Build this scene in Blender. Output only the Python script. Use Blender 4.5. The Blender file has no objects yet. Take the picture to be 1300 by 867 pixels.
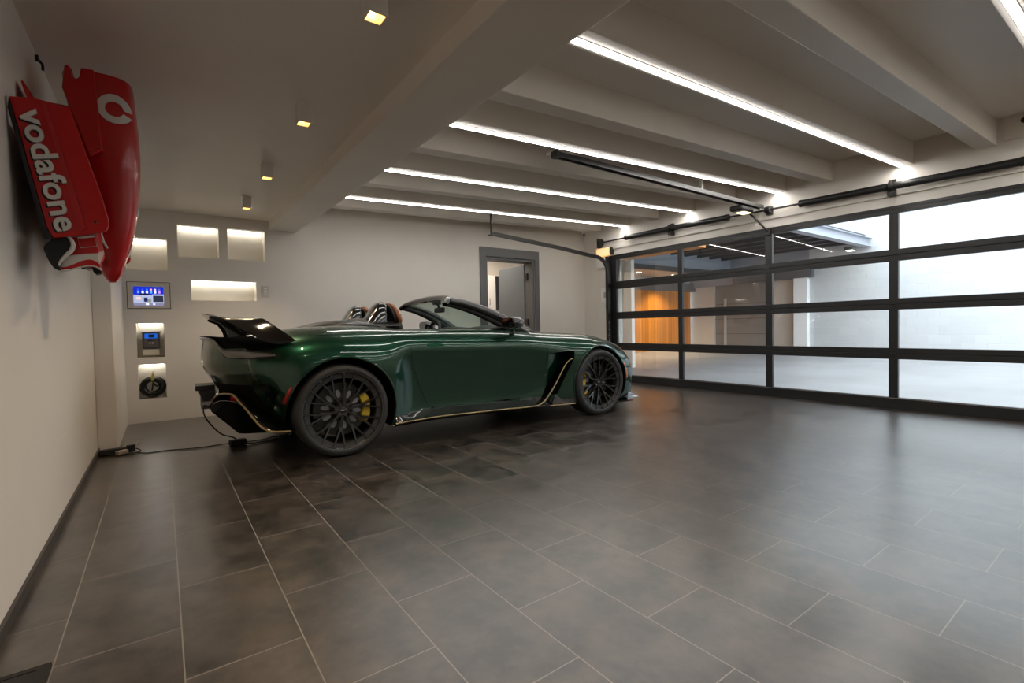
import bpy, bmesh, math, random
import numpy as np
from mathutils import Vector, Matrix, Euler
random.seed(7)
SC = bpy.context.scene
COL = SC.collection
PI = math.pi

# ------------------------------------------------------------------ materials
def mat(name, col=(0.5, 0.5, 0.5), rough=0.5, metal=0.0, coat=0.0, emit=None, estr=0.0, spec=0.5, coat_rough=0.03):
    m = bpy.data.materials.new(name); m.use_nodes = True
    b = m.node_tree.nodes['Principled BSDF']
    b.inputs['Base Color'].default_value = (*col, 1)
    b.inputs['Roughness'].default_value = rough
    b.inputs['Metallic'].default_value = metal
    b.inputs['Coat Weight'].default_value = coat
    b.inputs['Coat Roughness'].default_value = coat_rough
    b.inputs['Specular IOR Level'].default_value = spec
    if emit:
        b.inputs['Emission Color'].default_value = (*emit, 1)
        b.inputs['Emission Strength'].default_value = estr
    return m

class NT:
    """tiny helper around a node tree"""
    def __init__(s, m): s.t = m.node_tree; s.n = s.t.nodes; s.l = s.t.links; s.b = s.n['Principled BSDF']
    def node(s, typ, **kw):
        n = s.n.new(typ)
        for k, v in kw.items(): setattr(n, k, v)
        return n
    def link(s, a, b): s.l.new(a, b)
    def math(s, op, a, b=None, c=None):
        n = s.node('ShaderNodeMath', operation=op)
        for i, v in enumerate((a, b, c)):
            if v is None: continue
            if isinstance(v, (int, float)): n.inputs[i].default_value = v
            else: s.link(v, n.inputs[i])
        return n.outputs[0]
    def noise(s, vec, scale, detail=4, rough=0.55):
        n = s.node('ShaderNodeTexNoise'); n.inputs['Scale'].default_value = scale
        n.inputs['Detail'].default_value = detail; n.inputs['Roughness'].default_value = rough
        if vec is not None: s.link(vec, n.inputs['Vector'])
        return n.outputs['Fac']
    def mix(s, f, a, b):
        n = s.node('ShaderNodeMix', data_type='RGBA')
        for i, v in ((0, f), (6, a), (7, b)):
            if isinstance(v, (int, float)): n.inputs[i].default_value = v
            elif isinstance(v, tuple): n.inputs[i].default_value = (*v, 1)
            else: s.link(v, n.inputs[i])
        return n.outputs[2]
    def ramp(s, f, p0, p1):
        n = s.node('ShaderNodeMapRange'); s.link(f, n.inputs[0])
        n.inputs[1].default_value = p0; n.inputs[2].default_value = p1
        return n.outputs[0]

def paint(name, col, rough=0.6, amp=0.06, bump=0.02):
    m = mat(name, col, rough); t = NT(m)
    tc = t.node('ShaderNodeTexCoord').outputs['Object']
    f = t.noise(tc, 1.3, 3); g = t.noise(tc, 160, 2)
    dk = tuple(c * (1 - amp) for c in col)
    t.link(t.mix(t.ramp(f, .3, .7), dk, col), t.b.inputs['Base Color'])
    bp = t.node('ShaderNodeBump'); bp.inputs['Strength'].default_value = bump; bp.inputs['Distance'].default_value = 0.002
    t.link(g, bp.inputs['Height']); t.link(bp.outputs[0], t.b.inputs['Normal'])
    return m

M = {}
M['wall'] = paint('wall_paint', (0.82, 0.775, 0.715), 0.55)
M['ceil'] = paint('ceiling_paint', (0.86, 0.81, 0.745), 0.42)
M['white'] = mat('white_plastic', (0.75, 0.73, 0.69), 0.35)
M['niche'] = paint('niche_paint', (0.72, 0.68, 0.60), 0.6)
M['led'] = mat('led_diffuser', (1, 1, 1), 0.4, emit=(1.0, 0.965, 0.915), estr=20.0)
M['led_side'] = mat('led_diffuser_side', (1, 1, 1), 0.4, emit=(1.0, 0.965, 0.915), estr=6.0)
M['niche_led'] = mat('niche_led', (1, 1, 1), 0.4, emit=(1.0, 0.95, 0.87), estr=4.2)
M['niche_led_dim'] = mat('niche_led_low', (1, 1, 1), 0.4, emit=(1.0, 0.95, 0.87), estr=3.4)
M['lamp_warm'] = mat('downlight_lens', (1, .9, .7), 0.4, emit=(1.0, 0.70, 0.36), estr=6.5)
M['amber_refl'] = mat('gold_reflector', (.95, .78, .50), .45, .3)
M['amber'] = mat('amber_glow', (1, .9, .7), 0.4, emit=(1.0, 0.56, 0.19), estr=.38)
M['bright_white'] = mat('bright_white', (.9, .9, .88), .35)
M['black'] = mat('black_satin', (0.012, 0.012, 0.012), 0.38)
M['blackmat'] = mat('black_matte', (0.010, 0.0095, 0.009), 0.7)
M['alu_black'] = mat('black_aluminium', (0.018, 0.0175, 0.0175), 0.36, 0.0, spec=0.5)
M['steel_dark'] = mat('dark_steel', (0.05, 0.048, 0.046), 0.42, 0.9)
M['steel'] = mat('steel', (0.42, 0.42, 0.43), 0.35, 0.9)
M['chrome'] = mat('chrome', (0.8, 0.8, 0.8), 0.12, 1.0)
M['grey_frame'] = mat('grey_door_frame', (0.135, 0.135, 0.138), 0.4)
M['grey_door'] = mat('grey_door', (0.125, 0.15, 0.17), 0.4)
M['skirting'] = mat('dark_skirting', (0.055, 0.046, 0.04), 0.5)

# floor tiles : columns run in Y, half-bond
def floor_mat():
    m = mat('floor_tile', (0.06, 0.05, 0.042), 0.3); t = NT(m)
    tc = t.node('ShaderNodeTexCoord').outputs['Object']
    sp = t.node('ShaderNodeSeparateXYZ'); t.link(tc, sp.inputs[0])
    p, L = 0.31087, 0.5997
    u = t.math('DIVIDE', t.math('ADD', sp.outputs[0], 0.28952), p)
    ci = t.math('FLOOR', u); fu = t.math('FRACT', u)
    par = t.math('MODULO', t.math('ADD', ci, 40), 2)
    w = t.math('DIVIDE', t.math('SUBTRACT', t.math('SUBTRACT', sp.outputs[1], 0.115), t.math('MULTIPLY', par, 0.30)), L)
    ri = t.math('FLOOR', w); fw = t.math('FRACT', w)
    du = t.math('MULTIPLY', t.math('MINIMUM', fu, t.math('SUBTRACT', 1, fu)), p)
    dw = t.math('MULTIPLY', t.math('MINIMUM', fw, t.math('SUBTRACT', 1, fw)), L)
    d = t.math('MINIMUM', du, dw)
    grout = t.math('LESS_THAN', d, 0.0019)
    cmb = t.node('ShaderNodeCombineXYZ'); t.link(ci, cmb.inputs[0]); t.link(ri, cmb.inputs[1])
    wn = t.node('ShaderNodeTexWhiteNoise'); t.link(cmb.outputs[0], wn.inputs[0])
    off = t.node('ShaderNodeVectorMath', operation='ADD'); t.link(tc, off.inputs[0])
    sc = t.node('ShaderNodeVectorMath', operation='SCALE'); t.link(wn.outputs['Color'], sc.inputs[0]); sc.inputs['Scale'].default_value = 30
    t.link(sc.outputs[0], off.inputs[1])
    n1 = t.noise(off.outputs[0], 5.5, 6, 0.6); n2 = t.noise(off.outputs[0], 19, 5, 0.6)
    f = t.math('ADD', t.math('MULTIPLY', n1, .7), t.math('MULTIPLY', n2, .3))
    f = t.ramp(f, .39, .62)
    col = t.mix(f, (0.009, 0.007, 0.0056), (0.078, 0.061, 0.048))
    tone = t.math('ADD', 0.9, t.math('MULTIPLY', wn.outputs['Value'], 0.2))
    sv = t.node('ShaderNodeVectorMath', operation='SCALE'); t.link(col, sv.inputs[0]); t.link(tone, sv.inputs['Scale'])
    col2 = t.mix(grout, sv.outputs[0], (0.26, 0.235, 0.205))
    t.link(col2, t.b.inputs['Base Color'])
    rg = t.math('ADD', 0.31, t.math('MULTIPLY', f, 0.02))
    rg = t.math('ADD', rg, t.math('MULTIPLY', grout, 0.4))
    t.link(rg, t.b.inputs['Roughness'])
    bp = t.node('ShaderNodeBump'); bp.inputs['Strength'].default_value = 0.12; bp.inputs['Distance'].default_value = 0.002
    h = t.math('SUBTRACT', 1.0, grout)
    t.link(h, bp.inputs['Height']); t.link(bp.outputs[0], t.b.inputs['Normal'])
    t.b.inputs['Specular IOR Level'].default_value = 0.8
    t.b.inputs['Coat Weight'].default_value = 0.7; t.b.inputs['Coat Roughness'].default_value = 0.28
    return m
M['floor'] = floor_mat()

def glass_mat(name, tint=(0.93, 0.96, 0.95), ior=1.5, gain=1.0):
    m = bpy.data.materials.new(name); m.use_nodes = True
    nt = m.node_tree; nt.nodes.clear()
    o = nt.nodes.new('ShaderNodeOutputMaterial'); mx = nt.nodes.new('ShaderNodeMixShader')
    tr = nt.nodes.new('ShaderNodeBsdfTransparent'); tr.inputs[0].default_value = (*tint, 1)
    gl = nt.nodes.new('ShaderNodeBsdfGlossy'); gl.inputs['Roughness'].default_value = 0.0
    fr = nt.nodes.new('ShaderNodeFresnel'); fr.inputs[0].default_value = ior
    nt.links.new(fr.outputs[0], mx.inputs[0]); nt.links.new(tr.outputs[0], mx.inputs[1]); nt.links.new(gl.outputs[0], mx.inputs[2])
    nt.links.new(mx.outputs[0], o.inputs[0])
    return m
M['glass'] = glass_mat('door_glass')
M['screen_glass'] = glass_mat('windscreen_glass', (0.66, 0.80, 0.74))

# ------------------------------------------------------------------ mesh builder
class MB:
    def __init__(s): s.v = []; s.f = []; s.mi = []
    def add(s, vs, fs, mi=0):
        o = len(s.v); s.v += [tuple(map(float, p)) for p in vs]
        s.f += [tuple(i + o for i in f) for f in fs]; s.mi += [mi] * len(fs); return s
    def box(s, a, b, mi=0):
        (x0, y0, z0), (x1, y1, z1) = a, b
        x0, x1 = min(x0, x1), max(x0, x1); y0, y1 = min(y0, y1), max(y0, y1); z0, z1 = min(z0, z1), max(z0, z1)
        return s.add([(x0, y0, z0), (x1, y0, z0), (x1, y1, z0), (x0, y1, z0), (x0, y0, z1), (x1, y0, z1), (x1, y1, z1), (x0, y1, z1)],
                     [(3, 2, 1, 0), (4, 5, 6, 7), (0, 1, 5, 4), (1, 2, 6, 5), (2, 3, 7, 6), (3, 0, 4, 7)], mi)
    def obox(s, c, size, rot=None, mi=0):
        R = rot or Matrix.Identity(3); c = Vector(c); h = Vector(size) / 2
        vs = []
        for z in (-1, 1):
            for x, y in ((-1, -1), (1, -1), (1, 1), (-1, 1)):
                vs.append(c + R @ Vector((x * h.x, y * h.y, z * h.z)))
        return s.add(vs, [(3, 2, 1, 0), (4, 5, 6, 7), (0, 1, 5, 4), (1, 2, 6, 5), (2, 3, 7, 6), (3, 0, 4, 7)], mi)
    def prism(s, poly, axis, d0, d1, mi=0):
        """poly: 2-D points in the two other axes (cyclic order), extruded along axis from d0 to d1"""
        def P(a, b, d): return {'x': (d, a, b), 'y': (a, d, b), 'z': (a, b, d)}[axis]
        n = len(poly); vs = [P(a, b, d0) for a, b in poly] + [P(a, b, d1) for a, b in poly]
        fs = [tuple(range(n))[::-1], tuple(range(n, 2 * n))] + [(i, (i + 1) % n, n + (i + 1) % n, n + i) for i in range(n)]
        return s.add(vs, fs, mi)
    def tube(s, path, r, n=8, closed=False, mi=0, flat=None):
        """round tube; r scalar or list; flat=(a,b) elliptical scale (side, up)"""
        P = [Vector(p) for p in path]; N = len(P); rs = r if hasattr(r, '__len__') else [r] * N
        vs = []; up = None
        for i in range(N):
            if closed: t = (P[(i + 1) % N] - P[i - 1])
            else: t = P[min(i + 1, N - 1)] - P[max(i - 1, 0)]
            t.normalize()
            if up is None:
                up = Vector((0, 0, 1)) if abs(t.z) < 0.9 else Vector((1, 0, 0))
            up = (up - t * up.dot(t)); up.normalize(); sd = t.cross(up)
            fa, fb = flat or (1, 1)
            for k in range(n):
                a = 2 * PI * k / n
                vs.append(P[i] + (sd * math.cos(a) * fa + up * math.sin(a) * fb) * rs[i])
        fs = []
        for i in range(N if closed else N - 1):
            j = (i + 1) % N
            for k in range(n):
                l = (k + 1) % n; fs.append((i * n + k, i * n + l, j * n + l, j * n + k))
        if not closed: fs += [tuple(range(n))[::-1], tuple(range((N - 1) * n, N * n))]
        return s.add(vs, fs, mi)
    def lathe(s, prof, n=48, axis='y', c=(0, 0, 0), mi=0, close=True):
        """prof: (axial, radius) pairs, closed ring profile when close"""
        m = len(prof); vs = []
        for k in range(n):
            a = 2 * PI * k / n; ca, sa = math.cos(a), math.sin(a)
            for d, r in prof:
                p = {'y': (r * ca, d, r * sa), 'x': (d, r * ca, r * sa), 'z': (r * ca, r * sa, d)}[axis]
                vs.append((p[0] + c[0], p[1] + c[1], p[2] + c[2]))
        fs = []
        for k in range(n):
            l = (k + 1) % n
            for j in range(m if close else m - 1):
                q = (j + 1) % m; fs.append((k * m + j, k * m + q, l * m + q, l * m + j))
        return s.add(vs, fs, mi)
    def disc(s, c, r, axis='z', h=0.01, n=24, mi=0):
        """solid short cylinder centred at c"""
        pts = [(r * math.cos(2 * PI * k / n), r * math.sin(2 * PI * k / n)) for k in range(n)]
        i = 'xyz'.index(axis)
        oth = [j for j in range(3) if j != i]
        poly = [(a + c[oth[0]], b + c[oth[1]]) for a, b in pts]
        return s.prism(poly, axis, c[i] - h / 2, c[i] + h / 2, mi)
    def grid(s, rows, mi=0, flip=False):
        n = len(rows[0]); vs = [p for r in rows for p in r]; fs = []
        for i in range(len(rows) - 1):
            for j in range(n - 1):
                q = (i * n + j, i * n + j + 1, (i + 1) * n + j + 1, (i + 1) * n + j)
                fs.append(q[::-1] if flip else q)
        return s.add(vs, fs, mi)
    def build(s, name, mats, parent=None, smooth=35, bevel=0, seg=2, loc=None, recalc=True, solid=0, subsurf=0, weld=0):
        me = bpy.data.meshes.new(name)
        off = Vector((0, 0, 0))
        if loc is not None: off = Vector(loc)
        Mi = None
        if parent is not None and loc is None and parent.get('_world'):
            off = Vector(parent['_world'])
        me.from_pydata([(p[0] - off.x, p[1] - off.y, p[2] - off.z) for p in s.v], [], s.f)
        if not isinstance(mats, (list, tuple)): mats = [mats]
        for m in mats: me.materials.append(m)
        me.polygons.foreach_set('material_index', s.mi)
        if recalc or weld:
            bm = bmesh.new(); bm.from_mesh(me)
            if weld: bmesh.ops.remove_doubles(bm, verts=bm.verts, dist=weld)
            if recalc: bmesh.ops.recalc_face_normals(bm, faces=bm.faces)
            bm.to_mesh(me); bm.free()
        if smooth: 
            me.polygons.foreach_set('use_smooth', [True] * len(me.polygons))
            me.set_sharp_from_angle(angle=math.radians(smooth))
        me.update()
        o = bpy.data.objects.new(name, me); COL.objects.link(o)
        if parent is not None:
            o.parent = parent
            if parent.get('_world'): o['_world'] = tuple(parent['_world'])
        elif loc is not None: o.location = off
        if solid:
            q = o.modifiers.new('thickness', 'SOLIDIFY'); q.thickness = solid; q.offset = 0
        if bevel:
            q = o.modifiers.new('bevel', 'BEVEL'); q.width = bevel; q.segments = seg; q.limit_method = 'ANGLE'; q.angle_limit = math.radians(40)
            q.harden_normals = False
        if subsurf:
            q = o.modifiers.new('sub', 'SUBSURF'); q.levels = subsurf; q.render_levels = subsurf
        return o

def tag(o, label, cat, group=None, kind=None):
    if label: o['label'] = label
    if cat: o['category'] = cat
    if group: o['group'] = group
    if kind: o['kind'] = kind
    return o
def empty(name, loc, label, cat, group=None, rz=0.0, world=True):
    """a thing's Empty; its parts may be given in world coordinates"""
    o = bpy.data.objects.new(name, None); COL.objects.link(o); o.empty_display_size = 0.1
    o.location = loc; o.rotation_euler = (0, 0, rz)
    if world: o['_world'] = tuple(loc)
    return tag(o, label, cat, group)
def struct(o): o['kind'] = 'structure'; return o
def copy_tree(o, parent=None):
    c = o.copy(); COL.objects.link(c)
    if parent is not None: c.parent = parent
    for ch in list(o.children): copy_tree(ch, c)
    return c
def evaluated_mesh(o):
    dg = bpy.context.evaluated_depsgraph_get(); dg.update()
    return bpy.data.meshes.new_from_object(o.evaluated_get(dg))
def bool_cut(target, mb):
    c = mb.build('cutter', target.data.materials[0], None, smooth=0)
    c.location = target.matrix_world.translation * 0 
    md = target.modifiers.new('cut', 'BOOLEAN'); md.operation = 'DIFFERENCE'; md.object = c; md.solver = 'EXACT'
    me = evaluated_mesh(target); target.modifiers.clear(); old = target.data; target.data = me; bpy.data.meshes.remove(old)
    bpy.data.objects.remove(c)
def text_mesh(body, size=1.0, extrude=0.0, bold=0.0, shear=0.0, align='LEFT', spacing=1.0):
    c = bpy.data.curves.new('t', 'FONT'); c.body = body; c.size = size; c.extrude = extrude; c.offset = bold
    c.shear = shear; c.align_x = align; c.space_character = spacing; c.resolution_u = 4
    o = bpy.data.objects.new('t', c); COL.objects.link(o)
    me = evaluated_mesh(o); bpy.data.objects.remove(o); bpy.data.curves.remove(c)
    return me
def mesh_to_mb(me, mb, fn, mi=0):
    """copies a mesh's faces into a builder with every vertex passed through fn"""
    mb.add([fn(v.co) for v in me.vertices], [tuple(p.vertices) for p in me.polygons], mi)

# ================================================================== THE ROOM
XL, XR, YB, YF = -0.45, 6.45, 6.65, -3.0       # left wall, garage-door wall, back wall, wall behind
ZC = 2.345

def wall_cells(mb, us, zs, holes, put, mi=0):
    us = sorted(set(us)); zs = sorted(set(zs))
    for i in range(len(us) - 1):
        for j in range(len(zs) - 1):
            cu, cz = (us[i] + us[i + 1]) / 2, (zs[j] + zs[j + 1]) / 2
            if any(h[0] < cu < h[1] and h[2] < cz < h[3] for h in holes): continue
            mb.add([put(us[i], zs[j]), put(us[i + 1], zs[j]), put(us[i + 1], zs[j + 1]), put(us[i], zs[j + 1])], [(0, 1, 2, 3)], mi)

mb = MB().box((XL - .3, YF - .2, -.2), (XR + .12, YB + 3.2, 0)); fl = struct(mb.build('floor', M['floor'], smooth=0))
struct(MB().box((XL - .2, YF - .2, 0), (XL, YB + .2, 3.2)).build('wall_left', M['wall'], smooth=0))
struct(MB().box((XL, YF - .2, 0), (XR + .2, YF, 3.3)).build('wall_front', M['wall'], smooth=0))
struct(MB().box((XL, 5.16, 0), (-0.325, YB + .01, ZC + .05)).build('wall_pier', M['wall'], smooth=0, bevel=.006))
mb = MB().box((XL, YF, .0), (XL + .012, 5.16, .045)); struct(mb.build('baseboard_left', M['skirting'], smooth=0))

# niches in the back wall: (x0, x1, z0, z1, depth)
NICHES = {'upper': (-.285, .080, 1.678, 2.024, .16), 'square': (.181, .581, 1.845, 2.206, .16), 'wide_top': (.671, 1.073, 1.848, 2.213, .16),
          'letterbox': (.292, .960, 1.352, 1.584, .16), 'charger': (-.222, .024, .714, 1.092, .16), 'cable': (-.221, .026, .258, .637, .16)}
DOOR = (4.318, 5.338, 0.0, 2.135)
mb = MB()
holes = [v[:4] for v in NICHES.values()] + [DOOR]
us = [XL, 7.2] + [h[0] for h in holes] + [h[1] for h in holes]; zs = [0, 3.3] + [h[2] for h in holes] + [h[3] for h in holes]
wall_cells(mb, us, zs, holes, lambda u, z: (u, YB, z))
mb2 = MB(); wall_cells(mb2, [XL, 7.2, DOOR[0], DOOR[1]], [0, 3.3, DOOR[3]], [DOOR], lambda u, z: (u, YB + .25, z))
mb.v += []; mb.add(mb2.v, [f[::-1] for f in mb2.f])
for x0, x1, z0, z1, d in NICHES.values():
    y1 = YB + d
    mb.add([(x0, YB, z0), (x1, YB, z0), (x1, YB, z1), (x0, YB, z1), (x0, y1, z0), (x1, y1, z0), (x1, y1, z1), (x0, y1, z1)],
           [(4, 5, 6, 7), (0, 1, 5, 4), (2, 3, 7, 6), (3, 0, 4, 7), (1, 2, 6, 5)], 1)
x0, x1, z0, z1 = DOOR
for a, b in (((x0, 0), (x0, z1)), ((x1, z1), (x1, 0)), ((x0, z1), (x1, z1))):
    mb.add([(a[0], YB, a[1]), (b[0], YB, b[1]), (b[0], YB + .25, b[1]), (a[0], YB + .25, a[1])], [(0, 1, 2, 3)])
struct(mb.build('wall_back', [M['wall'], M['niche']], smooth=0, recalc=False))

# garage-door wall with its opening; the upper band stands proud by 30 mm
OY0, OY1, OZ = 0.50, 5.80, 2.155
mb = MB()
mb.box((XR, YF - .2, 0), (XR + .2, OY0, 2.30)); mb.box((XR, OY1, 0), (XR + .2, 6.17, 2.30)); mb.box((XR + .11, 6.17, 0), (XR + .2, YB, 3.3)); mb.box((XR, OY0, OZ), (XR + .2, OY1, 2.30))
mb.box((XR - .03, YF - .2, 2.30), (XR + .2, 6.17, 3.3))
struct(mb.build('wall_right', M['wall'], smooth=0))

# low ceiling, down-stand beam and the sloped joisted ceiling
struct(MB().box((XL, YF, ZC), (1.13, YB, ZC + .15)).build('ceiling', M['ceil'], smooth=0))
bx = lambda y: 1.434 + .0178 * (YB - y)
mb = MB(); y0, y1 = YF, YB
poly = [(1.125, y0), (bx(y0), y0), (bx(y1), y1), (1.125, y1)]
mb.prism(poly, 'z', 2.234, 3.0)
struct(mb.build('ceiling_beam', M['ceil'], smooth=0, bevel=.006))
def bil(c, X, Y):   # bilinear: c = values at (1.5,1.726),(1.5,5.519),(6.45,1.726),(6.45,5.519)
    a = (X - 1.5) / 4.95; b = (Y - 1.726) / 3.793
    return (c[0] * (1 - a) + c[2] * a) * (1 - b) + (c[1] * (1 - a) + c[3] * a) * b
ZJ = lambda X, Y: bil((2.345, 2.468, 2.592, 2.645), X, Y)
ZT = lambda X, Y: bil((2.585, 2.620, 2.825, 2.808), X, Y)
mb = MB(); X0, X1 = 1.40, XR + .05
ys = np.linspace(YF, YB + .02, 9)
mb.grid([[(x, y, ZT(x, y)) for y in ys] for x in (X0, X1)]); mb.grid([[(x, y, ZT(x, y) + .2) for y in ys] for x in (X0, X1)], flip=True)
struct(mb.build('ceiling_sloped', M['ceil'], smooth=0, recalc=False))
LEDY = [0.462, 1.726, 2.988, 4.269, 5.519]
def joist(yc, w=.14, x0=1.42, x1=XR - .03, depth=.3):
    m = MB(); vs = []
    for x in (x0, x1):
        zb = ZJ(x, yc)
        vs += [(x, yc - w / 2, zb), (x, yc + w / 2, zb), (x, yc + w / 2, zb + depth), (x, yc - w / 2, zb + depth)]
    m.add(vs, [(3, 2, 1, 0), (4, 5, 6, 7), (0, 1, 5, 4), (1, 2, 6, 5), (2, 3, 7, 6), (3, 0, 4, 7)])
    return struct(m.build('ceiling_joist', M['ceil'], smooth=0, bevel=.006))
for y in LEDY + [-.80, -2.06]: joist(y - .018)
for y in (-2.68, -1.43, -.17, 1.085, 2.452, 3.63, 4.895, 6.14): joist(y)
LED_WHERE = ['at the picture edge above the panel with two dark knobs', 'longest and widest, ending above the ribbed spring tube',
             'running beside the black opener rail', 'ending above the spring tube nearer the grey door', 'shortest, closest to the back wall']
LED_WHERE += ['added for fill, out of view behind the camera', 'added for fill, out of view at the far end behind the camera']
for k, y in enumerate(LEDY + [-.80, -2.06]):
    xa, xb = 1.47, XR - .045
    o = empty('led_strip_light', (3.9, y, ZJ(3.9, y)), 'white linear ceiling light ' + LED_WHERE[k], 'strip light', 'linear lights on the ceiling joists')
    if y < 0:  # strips behind the camera are added for fill light
        for q in ('label', 'category', 'group'): del o[q]
        o['kind'] = 'structure'; o.name = 'added_ceiling_strip'
    w = .0155
    for nm, ma, hw, ha, hb in (('housing', M['white'], .020, -.004, .002), ('diffuser', M['led'], w, -.011, -.004)):
        m = MB(); vs = []
        for x in (xa, xb):
            z = ZJ(x, y - .018)
            vs += [(x, y - hw, z + ha), (x, y + hw, z + ha), (x, y + hw, z + hb), (x, y - hw, z + hb)]
        m.add(vs, [(3, 2, 1, 0), (4, 5, 6, 7), (0, 1, 5, 4), (1, 2, 6, 5), (2, 3, 7, 6), (3, 0, 4, 7)])
        q = m.build(nm, [ma, M['led_side']], o, smooth=0)
        if nm == 'diffuser':
            for pf in q.data.polygons:
                if abs(pf.normal.z) < .5: pf.material_index = 1
# lit strips along the top of every niche
NL = {'upper': 'lit strip in the niche half hidden by the red nose cone', 'square': 'lit strip in the square niche nearest the red nose cone', 'wide_top': 'lit strip in the square niche next to the ceiling beam',
      'letterbox': 'lit strip in the long low niche beside the light switch', 'charger': 'lit strip in the niche over the car charger', 'cable': 'lit strip in the niche over the coiled cable'}
for k, (x0, x1, z0, z1, d) in NICHES.items():
    m = MB().box((x0 + .02, YB + d - .05, z1 - .012), (x1 - .02, YB + d - .02, z1))
    tag(m.build('niche_light', M['niche_led'] if k not in ('charger', 'cable') else M['niche_led_dim'], smooth=0, loc=((x0 + x1) / 2, YB + d - .035, z1 - .012)), NL[k], 'strip light', 'strip lights in the wall niches')

# ------------------------------------------------------------------ downlights under the low ceiling
def downlight(y, label):
    x = .745; s = .041; zb = 2.232
    o = empty('downlight', (x, y, zb), label, 'ceiling light', 'square downlights under the low ceiling')
    m = MB(); t = .006
    m.box((x - s, y - s, zb), (x - s + t, y + s, ZC)); m.box((x + s - t, y - s, zb), (x + s, y + s, ZC))
    m.box((x - s + t, y - s, zb), (x + s - t, y - s + t, ZC)); m.box((x - s + t, y + s - t, zb), (x + s - t, y + s, ZC))
    m.box((x - s + t, y - s + t, zb + .06), (x + s - t, y + s - t, zb + .07))
    m.build('housing', M['white'], o, smooth=0)
    m = MB(); q_ = s - t - .0005
    for a_, b_ in (((-q_, -q_), (-q_ + .002, q_)), ((q_ - .002, -q_), (q_, q_)), ((-q_, -q_), (q_, -q_ + .002)), ((-q_, q_ - .002), (q_, q_))): m.box((x + a_[0], y + a_[1], zb + .001), (x + b_[0], y + b_[1], zb + .052))
    m.build('inner_reflector', M['amber_refl'], o, smooth=0)
    MB().box((x - s + t, y - s + t, zb + .052), (x + s - t, y + s - t, zb + .056)).build('reflector', M['amber_refl'], o, smooth=0)
    MB().disc((x, y + .008, zb + .045), .020, 'z', .012, 20).build('lamp', M['lamp_warm'], o)
    li = bpy.data.lights.new('downlight_beam', 'SPOT'); li.energy = 13; li.color = (1.0, .76, .50); li.spot_size = math.radians(115); li.spot_blend = .6; li.shadow_soft_size = .018
    lo = bpy.data.objects.new('downlight_beam', li); COL.objects.link(lo); lo.location = (x, y, zb - .004)
    return o
for y, lb in ((1.93, 'square white downlight with warm lamp, nearest one, at the top edge of the picture'), (3.15, 'square white downlight with warm lamp, second from the top edge of the picture'),
              (4.42, 'square white downlight with warm lamp, third from the top edge of the picture'), (5.60, 'square white downlight with warm lamp, closest to the back wall niches')):
    downlight(y, lb)
for yy in (0.70, -.55):  # added downlights out of view, extra light for the wall and nose
    o = downlight(yy, 'x')
    for q in ('label', 'category', 'group'): del o[q]
    o['kind'] = 'structure'; o.name = 'added_ceiling_downlight'

# ------------------------------------------------------------------ grey door in the back wall and the room beyond
mb = MB(); a0, a1, at, w = 4.204, 5.435, 2.288, .022
poly = [(a0, 0), (a0, at), (a1, at), (a1, 0), (5.338, 0), (5.338, 2.135), (4.318, 2.135), (4.318, 0)]
mb.prism(poly, 'y', YB - w, YB + .001)
frame = struct(mb.build('door_2', M['grey_frame'], smooth=0, bevel=.004))
m = MB(); m.prism([(4.318, 0), (4.318, 2.135), (5.338, 2.135), (5.338, 0), (5.300, 0), (5.300, 2.097), (4.356, 2.097), (4.356, 0)], 'y', YB + .001, YB + .25)
m.build('jamb', M['grey_frame'], frame, smooth=0, bevel=.004)
hx, hy = 5.285, YB + .235
ang = math.radians(95)
R = Matrix.Rotation(-ang, 3, 'Z')     # leaf swung into the far room
def leafpt(u, t, z):  # u along leaf from hinge, t thickness
    p = Vector((hx, hy, z)) + R @ Vector((-u, t, 0)); return tuple(p)
m = MB(); vs = [leafpt(u, t, z) for z in (.01, 2.085) for u, t in ((0, 0), (.915, 0), (.915, .042), (0, .042))]
m.add(vs, [(3, 2, 1, 0), (4, 5, 6, 7), (0, 1, 5, 4), (1, 2, 6, 5), (2, 3, 7, 6), (3, 0, 4, 7)])
leaf = m.build('door_leaf', M['grey_door'], frame, smooth=0, bevel=.003)
for z in (.25, 1.05, 1.86):
    MB().box((hx - .012, hy - .10, z - .06), (hx + .014, hy - .02, z + .06)).build('hinge', M['black'], frame, smooth=0, bevel=.002)
m = MB(); p = leafpt(.85, -.03, 1.0); q = leafpt(.85, 0, 1.0); m.tube([q, p], .011, 10); m.tube([leafpt(.85, -.035, 1.0), leafpt(.73, -.035, 1.0)], .009, 10)
m.build('door_handle', M['steel'], leaf)
mb = MB()
mb.box((3.3, 8.85, 0), (8.2, 9.0, 2.7)); mb.box((3.2, YB + .25, 0), (3.3, 8.85, 2.7)); mb.box((8.2, YB + .25, 0), (8.3, 8.85, 2.7)); mb.box((3.2, YB + .26, 2.6), (8.3, 9.0, 2.7))
struct(mb.build('wall_far', M['wall'], smooth=0))
li = bpy.data.lights.new('far_room_lamp', 'AREA'); li.energy = 15; li.size = 1.2; li.color = (1, .86, .72)
lo = bpy.data.objects.new('far_room_lamp', li); COL.objects.link(lo); lo.location = (5.0, 7.8, 2.58)
t = empty('wall_cabinet', (5.72, 8.7, 1.335), 'white wall cabinet with one dark door seen through the open grey doorway', 'cabinet')
MB().box((5.585, 8.52, 1.335), (6.20, 8.849, 2.07)).build('body', M['white'], t, smooth=0, bevel=.003)
MB().box((5.590, 8.50, 1.340), (5.764, 8.519, 2.065)).build('door', M['bright_white'], t, smooth=0, bevel=.002)
MB().box((5.769, 8.50, 1.340), (6.195, 8.519, 2.065)).build('door', mat('dark_cabinet_door', (.02, .016, .016), .4), t, smooth=0, bevel=.002)
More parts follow.
